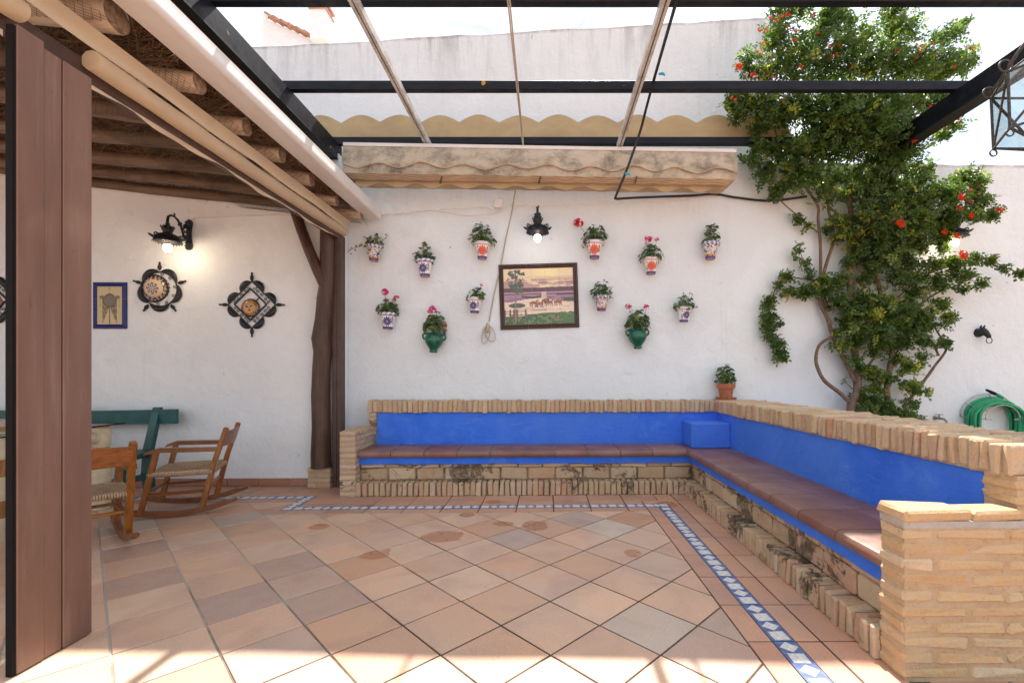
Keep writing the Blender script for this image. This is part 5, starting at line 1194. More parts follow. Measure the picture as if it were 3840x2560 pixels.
def wall_pot(px, ytop, ybase, kind, label, flowers=(), n=46, spread=.115, height=.19, dry=.04, trail=None, lean=(0, 0), tilt=0., seed=0):
    q = PW(px, ybase, .092); sc_ = ((ybase-ytop)/FPX*q.y)/.180
    r = empty('potted_geranium', q, TH, label, 'potted plant', 'potted geraniums on the wall'); r.scale = (sc_*.97,)*3; r.rotation_euler = (0, random.uniform(-.06, .06), TH+random.uniform(-.3, .3))
    if kind == 'jar':
        pr = [(.034, 0), (.038, .003), (.037, .016), (.033, .024), (.044, .040), (.060, .060), (.075, .082), (.084, .104), (.087, .124), (.084, .143), (.074, .160), (.066, .168), (.070, .176), (.078, .184), (.070, .186), (.062, .176), (.060, .160)]
        jar = MB().lathe(pr, 32, (0, 0, 0), True, True).build('jar', M['green_glaze'], r, smooth=60)
        for s_ in (-1, 1): MB().tube([(s_*.070, 0, .172), (s_*.094, 0, .178), (s_*.108, 0, .160), (s_*.104, 0, .136), (s_*.088, 0, .122)], .009, 8).build('handle', M['green_glaze'], jar, smooth='all')
        top = .178
    else:
        o = pot_mesh(kind, seed=seed).build('pot', M['ceramic_paint'], r, smooth=30); o.rotation_euler = (0, tilt, 0); top = .178
    MB().lathe([(.07 if kind != 'jar' else .063, 0), (.04, .006), (.005, .008)], 16, (0, 0, top-.022), False, True).build('soil', M['soil'], r)
    MB().tube([(0, .085 if kind == 'jar' else .08, .15), (0, .092, .15)], .01, 6).build('hook', M['cast_iron'], r)
    if kind == 'jar': spread *= .84
    foliage(r, (0, 0, top-(.02 if kind != 'jar' else -.012)), spread, height*(1. if kind != 'jar' else .86), n, dry, trail, lean=lean)
    for fx, fz, mat, rad in flowers: bloom(r, (fx, -.03, top+fz), (fx*.3, 0, top), mat, rad, 16 if rad > .02 else 8)
random.seed(23)
wall_pot(1401, 921, 979, 'bird', 'bird-patterned pot by the post with a sparse yellowing trailing geranium', (), 22, .09, .15, .35, [(-.30, -.10, .05, 16), (.16, .17, .0, 8), (-.12, .12, .02, 9), (-.07, -.09, .0, 7)], seed=2)
wall_pot(1594, 974, 1038, 'blue', 'blue flower pot with a blue leaf rim and a small dark red bud', ((.01, .17, 'petal_dry', .016), (-.0, .15, 'petal_red', .012)), 40, .10, .17, .02, [(-.12, .10, .03, 6)])
wall_pot(1808, 911, 972, 'red', 'red flower pot with bushy green geranium, upper row between the gutter and the lamp', ((.05, .20, 'petal_dry', .010),), 62, .13, .21, .05, [(-.17, .05, .05, 8)])
wall_pot(1454, 1172, 1235, 'blue', 'blue flower pot with two tall pink geranium heads, nearest the post in the lower row', ((-.04, .225, 'petal_pink', .036), (.085, .165, 'petal_salmon', .028), (-.025, .135, 'petal_salmon', .018)), 48, .115, .15, .03)
wall_pot(1625, 1249, 1322, 'jar', 'glossy green jar with one tall pink flower, on the post side of the mural', ((-.035, .225, 'petal_pink', .034), (.085, .09, 'petal_salmon', .018)), 52, .115, .19, .10)
wall_pot(1780, 1117, 1174, 'lines', 'blue flower pot with a single magenta flower, just beside the rope hank', ((.085, .165, 'petal_pink', .018),), 32, .105, .13, .03)
wall_pot(2229, 906, 970, 'red', 'red flower pot with one big scarlet geranium head beside the lamp', ((-.18, .20, 'petal_red', .042),), 62, .125, .17, .02, [(.05, .2, .0, 5), (-.15, -.03, .03, 8)])
wall_pot(2441, 968, 1029, 'red', 'red flower pot with pink geraniums, on the vine side of the lamp', ((-.04, .22, 'petal_pink', .038), (.055, .21, 'petal_pink', .022), (-.06, .16, 'petal_pink', .014)), 56, .125, .15, .02)
wall_pot(2663, 910, 973, 'bird', 'bird-patterned pot with an upright leafy geranium, nearest the vine', ((.01, .20, 'petal_dry', .014), (-.03, .18, 'petal_dry', .010)), 40, .085, .20, .04, seed=5)
wall_pot(2255, 1109, 1166, 'bird', 'bird-patterned pot with a bushy geranium beside the mural frame', ((.02, .19, 'petal_dry', .012),), 52, .12, .17, .02, [(.13, .14, .0, 5)], seed=8)
wall_pot(2392, 1233, 1308, 'jar', 'glossy green jar with two pink flowers, on the vine side of the mural', ((-.085, .215, 'petal_salmon', .024), (.085, .20, 'petal_pink', .024)), 58, .125, .165, .05)
wall_pot(2564, 1152, 1208, 'lines', 'blue flower pot with a tiny red bloom, lower row nearest the vine', ((.085, .17, 'petal_red', .014), (.05, .18, 'petal_dry', .010), (-.04, .17, 'petal_dry', .010)), 46, .125, .14, .02, [(.16, .03, .03, 6)])
# terracotta pot on the bench corner
tp = empty('potted_plant', P(2722, 1491, 5.22), 0, 'terracotta pot on a saucer with a small leafy plant on the bench corner', 'potted plant'); tp.location.z = .922
MB().lathe([(.10, 0), (.112, .006), (.118, .022), (.112, .024), (.104, .012), (.02, .011)], 28, (0, 0, 0), True, True).build('saucer', M['terracotta'], tp, smooth=40)
MB().lathe([(.066, .014), (.072, .06), (.082, .125), (.098, .127), (.102, .150), (.101, .180), (.090, .180), (.086, .15)], 28, (0, 0, 0), True, True).build('pot', M['terracotta'], tp, smooth=40)
MB().lathe([(.087, .165), (.03, .172), (.004, .172)], 16, (0, 0, 0), False, True).build('soil', M['soil'], tp)
foliage(tp, (0, 0, .168), .10, .20, 58, .03, [(.12, .05, .03, 5)])
# ------------------------------------------------------------------ porch furniture
def rocking_chair(loc, heading, label):                  # local: +x forward, y across
    r = empty('rocking_chair', loc, heading, label, 'rocking chair', 'wooden rocking chairs'); W = .235
    for s_ in (-1, 1):
        b = MB(); y = s_*W; rows = []
        n = 18; zc = lambda x: .006+.115*(x+.02)**2/.25
        top, bot = [], []
        for k in range(n+1):
            x = -.46+.80*k/n; hgt = .046 if 1 < k < n-1 else .028; bot.append((x, zc(x))); top.append((x, zc(x)+hgt))
        pr = bot+top[::-1]; m = len(pr)
        b.extr(pr, (0, y-.020, 0), (0, y+.020, 0), (1, 0, 0), (0, 0, 1)); b.build('rocker', M['chair_wood_x'], r)
        MB().bar((.215, y, .045), (.105, y, .560), .044, .038, (1, 0, 0), .005).build('front_leg', M['chair_wood'], r)
        b = MB(); b.bar((-.205, y, .050), (-.300, y, .46), .044, .040, (1, 0, 0), .006); b.bar((-.2985, y, .453), (-.385, y, .740), .044, .0395, (1, 0, 0), .008); b.build('back_post', M['chair_wood'], r)
        b = MB(); pr = [(.185, .538), (.165, .564), (.10, .588), (-.0, .585), (-.325, .573), (-.325, .538), (.0, .548), (.10, .552)]
        b.extr(pr, (0, y-.030, 0), (0, y+.030, 0), (1, 0, 0), (0, 0, 1)); b.build('armrest', M['chair_wood_x'], r)
        MB().bar((.183, y, .20), (-.235, y, .205), .036, .024, c=.004).build('stretcher', M['chair_wood_x'], r)
    MB().bar((.180, -W, .215), (.180, W, .215), .026, .022, c=.004).build('stretcher', M['chair_wood_h'], r); MB().bar((-.236, -W, .235), (-.236, W, .235), .026, .022, c=.004).build('stretcher', M['chair_wood_h'], r)
    rows = []                                            # curved back slat
    for (dz, z) in ((0, .575), (1, .705)):
        row = []
        for k in range(13):
            y = -W+2*W*k/12; row.append((-.340-(.040 if dz else 0)-.035*math.cos(y/W*math.pi/2), y, z+(.012*math.cos(y/W*math.pi/2) if dz else 0)))
        rows.append(row)
    b = MB(); b.sheet(rows); b2 = [[(x-.016, y, z) for x, y, z in row] for row in rows]; b.sheet(b2[::-1]); b.sheet([b2[1], rows[1]][::-1]); b.sheet([b2[0], rows[0]]); b.build('back_slat', M['chair_wood_h'], r, smooth=40)
    # rush seat: four triangles of twisted cord meeting at the middle
    b = MB(); x0, x1, z = -.275, .150, .375; n = 17; ctr = ((x0+x1)/2, 0)
    for k in range(n):
        t_ = k/n*.96; rad = .0115
        f = lambda px_, py_: (ctr[0]+(px_-ctr[0])*(1-t_), py_*(1-t_), z-.022*t_+.004)
        for p, q in (((x0, -W-.012), (x1, -W-.012)), ((x1, -W-.012), (x1, W+.012)), ((x1, W+.012), (x0, W+.012)), ((x0, W+.012), (x0, -W-.012))): b.tube([f(*p), f(*q)], rad, 5, cap=False)
    b.box(x0+.02, x1-.02, -W, W, z-.03, z-.012)
    for k in range(34):                                  # wrapped edges
        y = -W-.008+(2*W+.016)*k/33; b.tube([(x1+.004, y, z+.010), (x1+.016, y, z-.004), (x1+.010, y, z-.028)], .0075, 5); b.tube([(x0-.004, y, z+.010), (x0-.016, y, z-.004), (x0-.010, y, z-.028)], .0075, 5)
    for k in range(30):
        x = x0+(x1-x0)*k/29
        for s_ in (-1, 1): b.tube([(x, s_*(W+.006), z+.010), (x, s_*(W+.022), z-.004), (x, s_*(W+.016), z-.030)], .0075, 5)
    b.build('rush_seat', M['rush'], r, smooth='all')
    for s_ in (-1, 1): MB().tube([(-.205, s_*(W+.015), .072), (-.205, s_*(W+.020), .072)], .010, 8).build('brass_plate', M['brass'], r)
    return r
rocking_chair((-3.255, 4.12, 0), R(203), 'orange wood rocking chair seen from the side, in front of the white wall')
rocking_chair((-3.31, 3.26, 0), R(141), 'orange wood rocking chair seen from behind, partly hidden by the brown column')

gbn = empty('green_bench', (-5.0, 4.78, 0), TH, 'dark green painted wooden bench standing against the porch wall', 'bench')
BX0, BX1 = -1.2, 1.13
b = MB(); n = 16; top, bot = [], []
for k in range(n+1):
    x = BX0+(BX1-BX0)*k/n; s_ = .018*math.sin(math.pi*k/n); bot.append((x, .690-s_*.5)); top.append((x, .842-s_))
b.extr(bot+top[::-1], (0, .03, 0), (0, .058, 0), (1, 0, 0), (0, 0, 1)); b.build('top_rail', M['green_paint'], gbn)
for x in (BX1-.22, BX1-.98, BX0+.15):
    b = MB(); b.extr([(-.07, .0), (-.01, .0), (-.03, .40), (.085, .86), (.045, .86), (-.085, .42), (-.10, .2)], (x-.038, 0, 0), (x+.038, 0, 0), (0, 1, 0), (0, 0, 1)); b.build('back_leg', M['green_paint'], gbn)
    MB().bar((x, -.42, .0), (x, -.34, .41), .07, .06, (1, 0, 0), .004).build('front_leg', M['green_paint'], gbn); MB().bar((x, -.40, .17), (x, -.06, .17), .04, .06, c=.004).build('stretcher', M['green_paint'], gbn); MB().bar((x, -.42, .385), (x, -.04, .385), .045, .05, c=.004).build('seat_bearer', M['green_paint'], gbn)
for k in range(3): MB().box(BX0, BX1-.06, -.45+.135*k, -.325+.135*k, .412, .440, .005).build('seat_board', M['green_paint'], gbn)

tb = empty('bamboo_table', (-4.75, 3.76, 0), 0, 'glass-topped table with bamboo legs bound in cream leather beside the rocking chairs', 'table')
def wrapped(a, b_, r, parent, name, wraps=(.0, 1.)):
    a, b_ = Vector(a), Vector(b_); d_ = b_-a; o = MB(); n = 14; o.tube([a+d_*(k/n) for k in range(n+1)], [r*(1.10 if k % 4 == 0 else 1) for k in range(n+1)], 12); leg = o.build(name, M['bamboo'], parent, smooth=50)
    for w in wraps:
        c0 = min(max(w, .10), .90); MB().tube([a+d_*(c0-.115), a+d_*(c0-.06), a+d_*(c0+.06), a+d_*(c0+.115)], [r*1.14, r*1.22, r*1.22, r*1.14], 14).build('binding', M['leather_wrap'], leg, smooth=50)
for sx in (.75, -.65):
    for sy in (-.39, .39): wrapped((sx, sy, 0), (sx, sy, .745), .056, tb, 'leg', (.10, .50, .90) if sx > 0 and sy < 0 else (.12, .40, .86))
    wrapped((sx, -.36, .64), (sx, .36, .64), .040, tb, 'rail', (.10, .90)); wrapped((sx, -.36, .17), (sx, .36, .17), .036, tb, 'rail', (.10, .90))
for sy in (-.39, .39): wrapped((-.60, sy, .64), (.72, sy, .64), .040, tb, 'rail', (.06, .94))
MB().box(-.80, .86, -.50, .50, .748, .760, .003).build('glass_top', M['glass'], tb); 
for a, c in (((-.80, -.50), (.86, -.50)), ((.86, -.50), (.86, .50)), ((.86, .50), (-.80, .50)), ((-.80, .50), (-.80, -.50))): MB().bar((*a, .754), (*c, .754), .010, .010).build('glass_edge', M['rubber'], tb)
hat = empty('straw_hat', (-4.15, 3.50, .762), 0, 'pale straw hat lying on the glass table', 'hat')
MB().lathe([(.17, .0), (.165, .012), (.11, .016), (.085, .02), (.078, .08), (.06, .10), (.01, .105)], 28, (0, 0, 0), True, True).build('hat_body', M['rope'], hat, smooth=50); MB().lathe([(.0885, .022), (.0865, .05)], 28, (0, 0, 0), False, False).build('hat_band', M['bamboo'], hat, smooth=50)
# ------------------------------------------------------------------ climbing vine with orange trumpet flowers
random.seed(5); VR = np.random.default_rng(42)
vn = empty('climbing_vine', PW(3200, 1640, .25), 0, 'tall climbing vine with orange-red trumpet flowers growing over the white wall and pergola', 'vine'); vn.location.z = 0; VO = Vector(vn.location)
def z8(x, y, off): return PW(2700+x*.574, 800+y*.574, off)
def z7(x, y, off): return PW(2600+x*.574, y*.574, off)
def smooth_path(pts, m=5):
    q = []
    for i in range(len(pts)-1):
        p0, p1, p2, p3 = pts[max(i-1, 0)], pts[i], pts[i+1], pts[min(i+2, len(pts)-1)]
        for k in range(m):
            t_ = k/m; q.append(.5*((2*p1)+(p2-p0)*t_+(2*p0-5*p1+4*p2-p3)*t_*t_+(3*p1-p0-3*p2+p3)*t_**3))
    return q+[pts[-1]]
def stem(pts, r0, r1, name='stem'):
    q = smooth_path(pts); n = len(q); MB().tube([p-VO for p in q], [r0+(r1-r0)*i/(n-1) for i in range(n)], 8, jit=.08).build(name, M['vine_wood'], vn, smooth=60)
base1 = z8(850, 1450, .25); base1.z = 0
stem([base1, z8(850, 1295, .22), z8(890, 1180, .18), z8(900, 1060, .14), z8(880, 880, .12), z8(850, 500, .10), z8(845, 200, .12), z8(855, 0, .15), z7(1015, 1290, .22), z7(1040, 1180, .28), z7(1130, 1050, .35), z7(1160, 900, .4), z7(1150, 600, .45)], .045, .016, 'trunk')
stem([z8(860, 1245, .22), z8(780, 1170, .20), z8(680, 1090, .18), z8(635, 1000, .16), z8(628, 930, .14), z8(650, 860, .12), z8(715, 815, .12), z8(800, 790, .14)], .024, .014)
stem([z8(885, 1100, .16), z8(850, 1030, .14), z8(800, 930, .12), z8(750, 830, .10), z8(715, 730, .10), z8(700, 680, .10), z8(660, 600, .08), z8(650, 540, .08), z8(657, 400, .08), z8(655, 200, .08), z8(640, 40, .10), z7(810, 1340, .14), z7(700, 1180, .2), z7(600, 1050, .25), z7(520, 800, .3)], .026, .010)
stem([z8(715, 640, .10), z8(680, 560, .08), z8(670, 440, .08), z8(695, 330, .08), z8(735, 200, .10), z8(735, 90, .12), z8(710, -10, .14), z7(880, 1330, .18), z7(830, 1180, .25), z7(760, 980, .3), z7(700, 700, .35)], .022, .010)
base2 = z8(1095, 1400, .2); base2.z = 0
stem([base2, z8(1095, 1240, .2), z8(1090, 1150, .18), z8(1110, 1000, .16), z8(1125, 880, .14), z8(1080, 700, .14), z8(1040, 480, .14), z8(1010, 330, .16), z8(990, 100, .2), z7(1090, 1250, .28), z7(1230, 1000, .36)], .036, .012, 'trunk')
stem([z8(1200, 1260, .2), z8(1310, 1125, .16), z8(1400, 1000, .14), z8(1480, 880, .14), z8(1430, 790, .14), z8(1400, 740, .16)], .018, .008)
stem([z8(1430, 930, .14), z8(1400, 870, .14), z8(1330, 760, .16), z8(1250, 660, .16)], .013, .008)
stem([z8(1100, 760, .15), z8(1250, 640, .16), z8(1400, 530, .18), z8(1560, 465, .2), z8(1690, 400, .22)], .016, .006)
stem([z8(1150, 560, .15), z8(1300, 430, .2), z8(1450, 360, .24), z8(1600, 330, .26), z8(1740, 290, .28), z8(1850, 350, .26), z8(1990, 400, .24)], .012, .004)
stem([z8(1040, 480, .14), z8(940, 330, .14), z8(860, 150, .14), z7(980, 1450, .15), z7(880, 1340, .15), z7(800, 1250, .2)], .014, .008)
stem([z8(860, 520, .12), z8(920, 330, .14), z8(1000, 120, .2), z7(1200, 1330, .3), z7(1400, 1200, .4)], .016, .008)
stem([z8(700, 440, .1), z8(560, 430, .09), z8(440, 420, .08), z8(370, 480, .07), z8(330, 600, .07), z8(330, 740, .07), z8(370, 850, .07), z8(400, 950, .07)], .009, .003)
stem([z8(640, 125, .1), z8(560, 60, .1), z7(560, 1300, .12), z7(470, 1160, .14), z7(400, 980, .2), z7(410, 820, .3)], .009, .003)
stem([z8(600, 400, .1), z8(555, 330, .1), z8(520, 240, .1)], .006, .002); stem([z8(870, 1150, .14), z8(840, 1120, .12), z8(800, 1075, .1)], .006, .002)
stem([z8(1200, 220, .15), z8(1260, 290, .15), z8(1310, 400, .15)], .008, .004); stem([z8(960, 1000, .16), z8(1010, 940, .16), z8(920, 1090, .16)], .010, .005)
for x0, y0, x1, y1 in ((1160, 900, 950, 250), (1150, 800, 1350, 150), (1230, 1000, 1600, 350), (700, 700, 560, 120), (700, 700, 850, 100), (1230, 900, 1750, 450), (520, 800, 300, 450)):
    a, c = z7(x0, y0, .40), z7(x1, y1, random.uniform(.2, .6)); stem([a, (a+c)/2+Vector((random.uniform(-.1, .1), random.uniform(-.1, .1), 0)), c], .012, .003)

# foliage: compound leaves on twigs. Each clump: centre and half size in the photograph, distance off the wall, half depth, leaves, share of yellow
CL = []
def c7(x, y, rx, ry, off, dep, n, yel=.025):
    n *= .74 if y < 520 else 1.
    CL.append((z7(x, y, off), rx*.574/FPX*5.0, ry*.574/FPX*5.0, dep, n, yel))
def c8(x, y, rx, ry, off, dep, n, yel=.04): CL.append((z8(x, y, off), rx*.574/FPX*5.15, ry*.574/FPX*5.15, dep, n*.78, yel))
for a in [(590, 90, 100, 70, .45, .25, 260), (680, 60, 90, 60, .5, .25, 200), (900, 100, 110, 60, .5, .25, 300), (960, 190, 110, 70, .5, .25, 300), (860, 190, 90, 90, .5, .3, 260), (1290, 80, 85, 40, .5, .2, 190), (1330, 130, 50, 60, .5, .2, 110),
          (1140, 200, 50, 90, .5, .2, 90), (1400, 190, 120, 70, .5, .25, 330), (1300, 230, 90, 60, .5, .3, 200), (1660, 230, 90, 70, .5, .2, 230), (1740, 160, 45, 40, .5, .15, 60), (540, 230, 110, 90, .45, .25, 330), (620, 330, 130, 90, .45, .3, 420), (380, 400, 110, 70, .4, .2, 250),
          (480, 460, 160, 60, .4, .3, 420, .16), (700, 440, 160, 90, .5, .35, 520), (760, 290, 130, 90, .5, .3, 420), (920, 350, 150, 90, .55, .35, 520), (1080, 330, 130, 90, .55, .35, 480), (1060, 450, 180, 80, .55, .4, 560), (1250, 380, 150, 90, .55, .35, 520), (1420, 390, 140, 80, .55, .3, 420),
          (1570, 400, 130, 80, .5, .3, 380), (1740, 420, 110, 70, .5, .25, 330), (1620, 480, 160, 50, .5, .3, 330), (1350, 480, 180, 60, .55, .35, 480), (880, 470, 160, 60, .5, .35, 420), (1790, 350, 60, 50, .5, .2, 80),
          (300, 660, 130, 70, .4, .2, 330), (430, 680, 150, 90, .42, .25, 480, .1), (300, 740, 80, 50, .4, .2, 140), (520, 770, 120, 60, .42, .25, 330, .1), (640, 690, 160, 110, .45, .35, 600, .12), (840, 680, 180, 110, .5, .4, 700), (1050, 680, 180, 110, .55, .4, 720, .1), (1250, 700, 180, 120, .55, .4, 700, .1), (1420, 660, 120, 80, .5, .3, 380),
          (1560, 680, 110, 70, .5, .25, 240), (1640, 640, 80, 50, .5, .2, 140), (820, 830, 180, 110, .5, .4, 740), (1020, 830, 190, 110, .55, .4, 760), (1220, 850, 200, 110, .55, .4, 760), (1390, 850, 110, 90, .5, .3, 380), (1680, 830, 90, 50, .5, .15, 110), (1610, 880, 60, 30, .5, .12, 50),
          (750, 960, 170, 90, .42, .35, 520), (950, 980, 170, 100, .48, .4, 560), (1150, 960, 180, 100, .5, .4, 600), (1340, 980, 140, 110, .48, .35, 520), (1250, 1080, 120, 80, .45, .3, 300, .15), (640, 1060, 140, 90, .35, .25, 400, .12), (540, 980, 110, 90, .3, .2, 260), (400, 900, 55, 90, .28, .12, 110), (390, 1050, 55, 90, .25, .12, 130), (470, 1150, 60, 90, .22, .12, 170),
          (560, 1260, 70, 70, .2, .1, 150), (650, 1170, 120, 80, .3, .2, 240, .12), (760, 1120, 110, 90, .35, .25, 260), (880, 1190, 120, 70, .35, .25, 240), (1020, 1150, 100, 80, .4, .25, 170), (1160, 1180, 120, 80, .4, .25, 260),
          (330, 1040, 30, 20, .3, .08, 18), (300, 1020, 20, 15, .3, .06, 8), (400, 850, 40, 30, .28, .1, 40), (440, 920, 30, 40, .28, .1, 30)]: c7(*a)
for a in [(1750, 1180, 110, 60, .35, .2, 260), (1850, 1200, 70, 60, .35, .15, 120), (1500, 1170, 90, 60, .35, .2, 140), (1650, 1270, 140, 70, .38, .25, 330), (1500, 1300, 140, 80, .38, .25, 330), (1350, 1270, 130, 80, .38, .25, 300, .15), (1870, 1310, 90, 60, .35, .18, 180, .25), (1800, 1400, 120, 60, .35, .2, 260), (1960, 1400, 70, 50, .35, .12, 120), (1640, 1400, 130, 70, .38, .25, 330),
          (1450, 1420, 130, 80, .38, .25, 360, .1), (1250, 1380, 120, 90, .35, .25, 330, .18), (1120, 1420, 90, 80, .3, .2, 220, .15), (1250, 1500, 130, 70, .32, .25, 330), (1430, 1510, 110, 60, .34, .2, 230), (1650, 1470, 70, 35, .35, .15, 60), (960, 1460, 60, 60, .2, .12, 110, .35), (1010, 1520, 70, 50, .2, .12, 110, .3), (1850, 1260, 60, 40, .35, .15, 70)]: c7(*a)
for a in [(520, 230, 30, 35, .10, .05, 28), (510, 295, 35, 15, .10, .05, 22), (560, 345, 50, 40, .10, .06, 60), (590, 400, 40, 40, .1, .06, 50), (430, 415, 60, 35, .09, .06, 100), (380, 460, 30, 30, .08, .05, 40), (320, 590, 45, 70, .08, .06, 130), (300, 700, 45, 70, .08, .06, 130), (340, 660, 45, 50, .08, .06, 80), (330, 790, 50, 60, .08, .06, 120), (390, 870, 50, 50, .08, .06, 110), (400, 940, 50, 40, .08, .06, 110), (380, 720, 30, 20, .08, .05, 22),
          (450, 520, 60, 35, .1, .08, 90), (560, 520, 90, 50, .12, .1, 230), (650, 460, 90, 60, .12, .12, 260, .2), (690, 510, 60, 60, .14, .12, 160), (790, 440, 70, 60, .15, .12, 170, .15), (680, 110, 30, 35, .1, .06, 45), (510, 30, 40, 40, .1, .06, 60), (570, 85, 25, 20, .1, .05, 22),
          (790, 60, 60, 40, .18, .12, 110, .4), (770, 150, 60, 40, .18, .12, 120, .35), (880, 160, 70, 60, .2, .15, 180, .3), (960, 120, 80, 70, .22, .18, 260, .2), (1050, 170, 100, 80, .25, .2, 380), (1180, 130, 110, 80, .28, .2, 380), (1280, 170, 80, 60, .28, .18, 220), (940, 260, 90, 60, .2, .15, 260), (1060, 300, 110, 80, .25, .2, 420), (1180, 250, 90, 70, .25, .18, 280), (1320, 220, 70, 50, .26, .15, 160),
          (1220, 340, 70, 60, .22, .15, 190), (1000, 350, 70, 50, .22, .15, 160), (820, 320, 60, 40, .14, .1, 90), (1440, 130, 60, 40, .3, .12, 120), (1500, 85, 60, 40, .34, .12, 60), (1460, 235, 40, 40, .3, .1, 50), (1460, 170, 60, 50, .3, .12, 120), (1380, 340, 80, 50, .25, .15, 130), (1460, 310, 60, 30, .26, .12, 90), (1560, 340, 90, 60, .28, .15, 200), (1660, 290, 60, 40, .28, .1, 120, .1), (1780, 300, 55, 30, .28, .08, 90), (1860, 360, 45, 25, .26, .08, 60), (1960, 390, 45, 35, .25, .08, 90),
          (1440, 420, 60, 60, .24, .12, 130), (1600, 420, 80, 50, .24, .12, 150), (1430, 480, 50, 40, .22, .1, 80), (1600, 490, 60, 30, .22, .1, 70), (1700, 470, 45, 30, .22, .08, 60), (1280, 430, 90, 60, .2, .15, 160), (1150, 420, 80, 60, .2, .15, 170), (960, 440, 70, 50, .16, .12, 110), (920, 530, 70, 50, .16, .12, 110), (1000, 570, 90, 50, .18, .15, 150, .12), (1110, 560, 70, 40, .2, .12, 110, .5), (1210, 580, 50, 40, .2, .12, 80, .5), (1300, 520, 70, 50, .2, .12, 130),
          (800, 600, 80, 70, .16, .15, 230), (830, 690, 90, 60, .18, .15, 260, .15), (920, 650, 90, 70, .2, .18, 280, .15), (1000, 660, 50, 45, .25, .12, 110, .9), (1080, 620, 80, 60, .22, .18, 230), (1190, 650, 90, 70, .24, .18, 280), (1130, 720, 110, 70, .25, .2, 360), (900, 760, 100, 70, .22, .2, 330), (1020, 770, 100, 60, .24, .2, 300), (1340, 660, 90, 60, .22, .15, 200, .3), (1450, 610, 70, 50, .2, .12, 120, .3), (1480, 700, 60, 50, .2, .12, 110, .25), (1300, 720, 90, 60, .22, .15, 220), (1240, 790, 90, 60, .22, .15, 200), (1400, 740, 60, 40, .2, .12, 90),
          (770, 770, 50, 40, .15, .1, 70, .4), (790, 850, 70, 40, .16, .12, 120, .3), (900, 850, 70, 50, .18, .12, 120), (1060, 850, 80, 50, .2, .15, 140), (1200, 860, 90, 50, .2, .15, 170), (1330, 830, 80, 50, .2, .12, 130), (1460, 850, 60, 40, .18, .1, 110), (870, 950, 60, 50, .18, .12, 100), (1000, 920, 70, 50, .18, .12, 90), (1170, 960, 70, 50, .2, .12, 140, .35), (1230, 1000, 80, 50, .2, .12, 140, .35), (1290, 930, 50, 40, .18, .1, 60),
          (930, 1010, 70, 50, .2, .12, 120, .1), (1030, 1050, 80, 50, .2, .14, 160, .3), (1130, 1080, 70, 40, .2, .12, 90, .25), (1010, 1140, 70, 40, .2, .12, 120, .25), (1230, 1130, 80, 40, .2, .12, 150, .35), (1310, 1160, 50, 35, .2, .1, 80, .3), (920, 1200, 60, 50, .22, .14, 110), (1020, 1230, 90, 50, .24, .16, 190), (1100, 1280, 110, 50, .26, .18, 300), (1200, 1310, 90, 40, .26, .16, 200), (960, 1270, 70, 40, .24, .14, 130), (1240, 1240, 60, 30, .22, .12, 70), (820, 1090, 20, 30, .1, .04, 14), (1290, 1270, 40, 20, .2, .08, 30)]: c8(*a)
for a in [(1320, 1150, 220, 90, .4, .28, 300, .06), (1080, 1270, 160, 90, .28, .2, 170, .12), (1250, 1230, 150, 80, .36, .25, 220, .1), (900, 1290, 130, 60, .26, .15, 90, .1), (1500, 1080, 120, 60, .42, .2, 120)]: c7(*a)
for a in [(1120, 480, 260, 130, .2, .2, 120, .12), (900, 600, 140, 120, .16, .15, 60, .15), (1050, 960, 240, 160, .18, .16, 70, .2), (1300, 620, 180, 130, .2, .18, 80, .2), (700, 490, 140, 60, .12, .1, 90)]: c8(*a)
NL = 7; LEAF_GAIN = .44
cen, yl, clump_lum = [], [], []
for c, rx, rz, dep, n, ye in CL:
    n = int(n*LEAF_GAIN); g = VR.normal(0, 1, (n, 3)); g /= np.linalg.norm(g, axis=1)[:, None]; g *= (VR.random(n)**.42)[:, None]
    nsub = max(2, n//14); sub = g[VR.integers(0, n, nsub)]; g = g*.72+sub[VR.integers(0, nsub, n)]*.46+VR.normal(0, .2, (n, 3))    # gather into sprays
    p = np.array(c)+g*np.array([rx, dep*.8, rz]); wall_lim = WALL_Y+TW*p[:, 0]-.02
    over = (p[:, 2] < 3.7); p[:, 1] = np.where(over, np.minimum(p[:, 1], wall_lim), p[:, 1]); cen.append(p); yl.append(np.where(VR.random(n) < ye, VR.uniform(.78, 1., n), VR.beta(2, 2.6, n)*.78+VR.normal(0, .03)))
cen = np.concatenate(cen); yl = np.clip(np.concatenate(yl), 0, 1); N = len(cen)
d0 = VR.normal(0, 1, (N, 3))+np.array([0, -.55, -.15]); d0 /= np.linalg.norm(d0, axis=1)[:, None]            # rachis direction
nr = VR.normal(0, .55, (N, 3))+np.array([0, -.6, .7]); sd = np.cross(d0, nr); sd /= np.linalg.norm(sd, axis=1)[:, None]; nr = np.cross(sd, d0)
size = VR.uniform(.5, 1.45, N)*.084
V, K = [], []
spec = [(.25, -1), (.25, 1), (.52, -1), (.52, 1), (.78, -1), (.78, 1), (1.0, 0)]
for t_, s_ in spec:
    b0 = cen+d0*(size*(t_-.5))[:, None]
    ld = d0*(.45 if s_ else 1.)+sd*(s_*.9); ld = ld+VR.normal(0, .18, (N, 3)); ld /= np.linalg.norm(ld, axis=1)[:, None]
    wd = np.cross(ld, nr); wd /= np.linalg.norm(wd, axis=1)[:, None]; L = (size*VR.uniform(.34, .46, N))[:, None]; W = L*.36; dr = nr*L*.16
    V.append(np.stack([b0, b0+ld*L*.45+wd*W+dr, b0+ld*L-dr*.8, b0+ld*L*.45-wd*W+dr], 1)); K.append(np.clip(yl+VR.normal(0, .06, N), 0, 1))
V = np.concatenate(V).reshape(-1, 3)-np.array(VO); K = np.repeat(np.concatenate(K), 4); I = np.arange(len(V)//4)*4
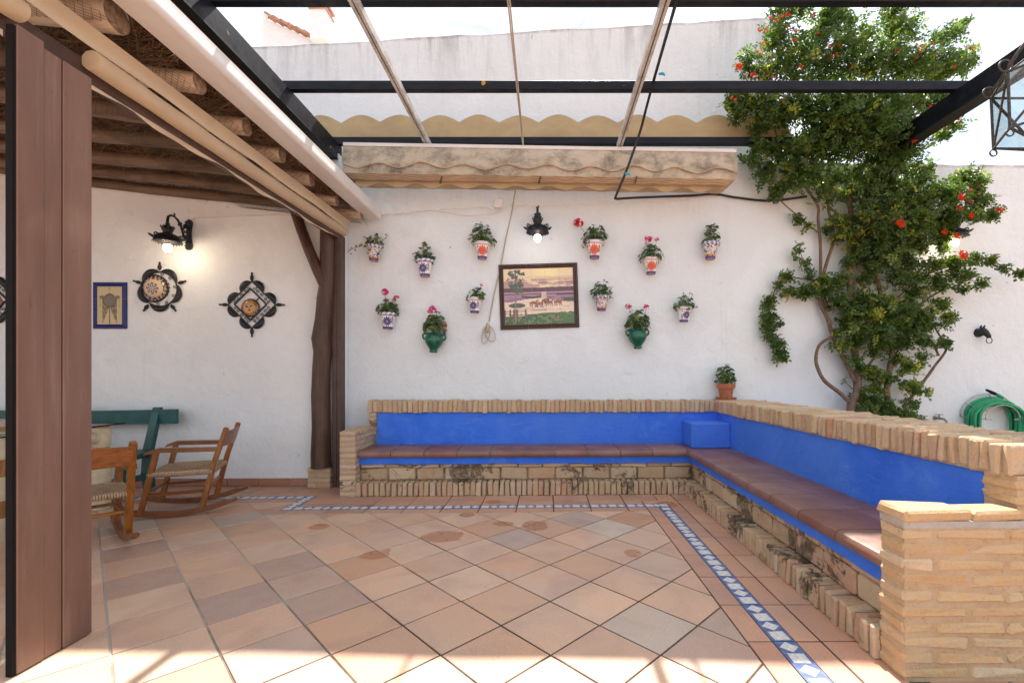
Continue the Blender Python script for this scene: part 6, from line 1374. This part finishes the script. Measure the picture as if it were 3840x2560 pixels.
me = np_mesh('foliage', V, None, np.concatenate([np.stack([I, I+1, I+2], 1), np.stack([I, I+2, I+3], 1)]), M['vine_leaf'], K[:, None]*np.ones((1, 3)))
tag(link('foliage', me, vn), kind='stuff')
# trumpet flowers
def trumpet(nf):
    b = MB()
    for k in range(nf):
        a = random.uniform(0, 6.28); d_ = Vector((math.cos(a), random.uniform(-1, .0), math.sin(a)*.7+.35)).normalized(); u = d_.orthogonal().normalized(); v = d_.cross(u); bend = Vector((0, -.012, -.006)); L = random.uniform(.040, .058)
        b.tube([Vector(), d_*L*.5, d_*L+bend*.5], [.0028, .0045, .0075], 6, cap=False); t_ = d_*L+bend*.5
        for q in range(5):
            an = q*2*math.pi/5; e = (u*math.cos(an)+v*math.sin(an)); w_ = (u*-math.sin(an)+v*math.cos(an)); b.add([t_+e*.006-w_*.006, t_+e*.006+w_*.006, t_+e*.024+d_*.008+w_*.005, t_+e*.030+d_*.004, t_+e*.024+d_*.008-w_*.005], [(0, 1, 2, 3, 4)])
    return b.mesh('flower', M['petal_orange'])
tm = [trumpet(5), trumpet(8), trumpet(4)]
FL7 = [(575, 110, .7), (615, 100, .7), (505, 125, .7), (545, 135, .6), (425, 207, .7), (470, 203, .8), (620, 190, .7), (665, 210, .6), (655, 272, .9), (815, 218, .5), (775, 105, .6), (450, 295, .8), (435, 345, .9), (295, 440, 1.1), (385, 505, 1.2), (525, 505, .7), (695, 445, .7), (895, 310, .9), (920, 365, .9), (960, 305, .5), (1035, 440, .6), (600, 320, .5),
       (1490, 310, .8), (1555, 295, .8), (1330, 335, .7), (1475, 345, .6), (1580, 365, .5), (1450, 380, .6), (1455, 295, .5), (1775, 308, .6), (1810, 316, .6), (1700, 445, .5), (1425, 265, .4), (262, 650, .9), (588, 668, .5), (1545, 700, .7), (1345, 745, .7), (1440, 912, 1.1), (1725, 785, .9), (1630, 840, .8), (1740, 1290, 1.3), (1805, 1245, .7), (1740, 1357, 1.0), (1805, 1412, 1.0), (1808, 1320, .7), (1995, 1370, 1.3), (1340, 1470, 1.5), (1870, 1215, .4), (1630, 1515, .6)]
for i, (x, y, s_) in enumerate(FL7):
    p = z7(x, y, .75 if y < 1000 else .62); o = link('flower', tm[i % 3], vn, loc=p-VO, scale=(s_*.58,)*3); o.rotation_euler = (random.uniform(-.3, .3), random.uniform(-.6, .6), random.uniform(-.4, .4))
for x, y, s_ in ((1570, 275, 1.0), (1460, 125, .6), (1535, 150, .7)): link('flower', tm[1], vn, loc=z8(x, y, .42)-VO, scale=(s_,)*3)
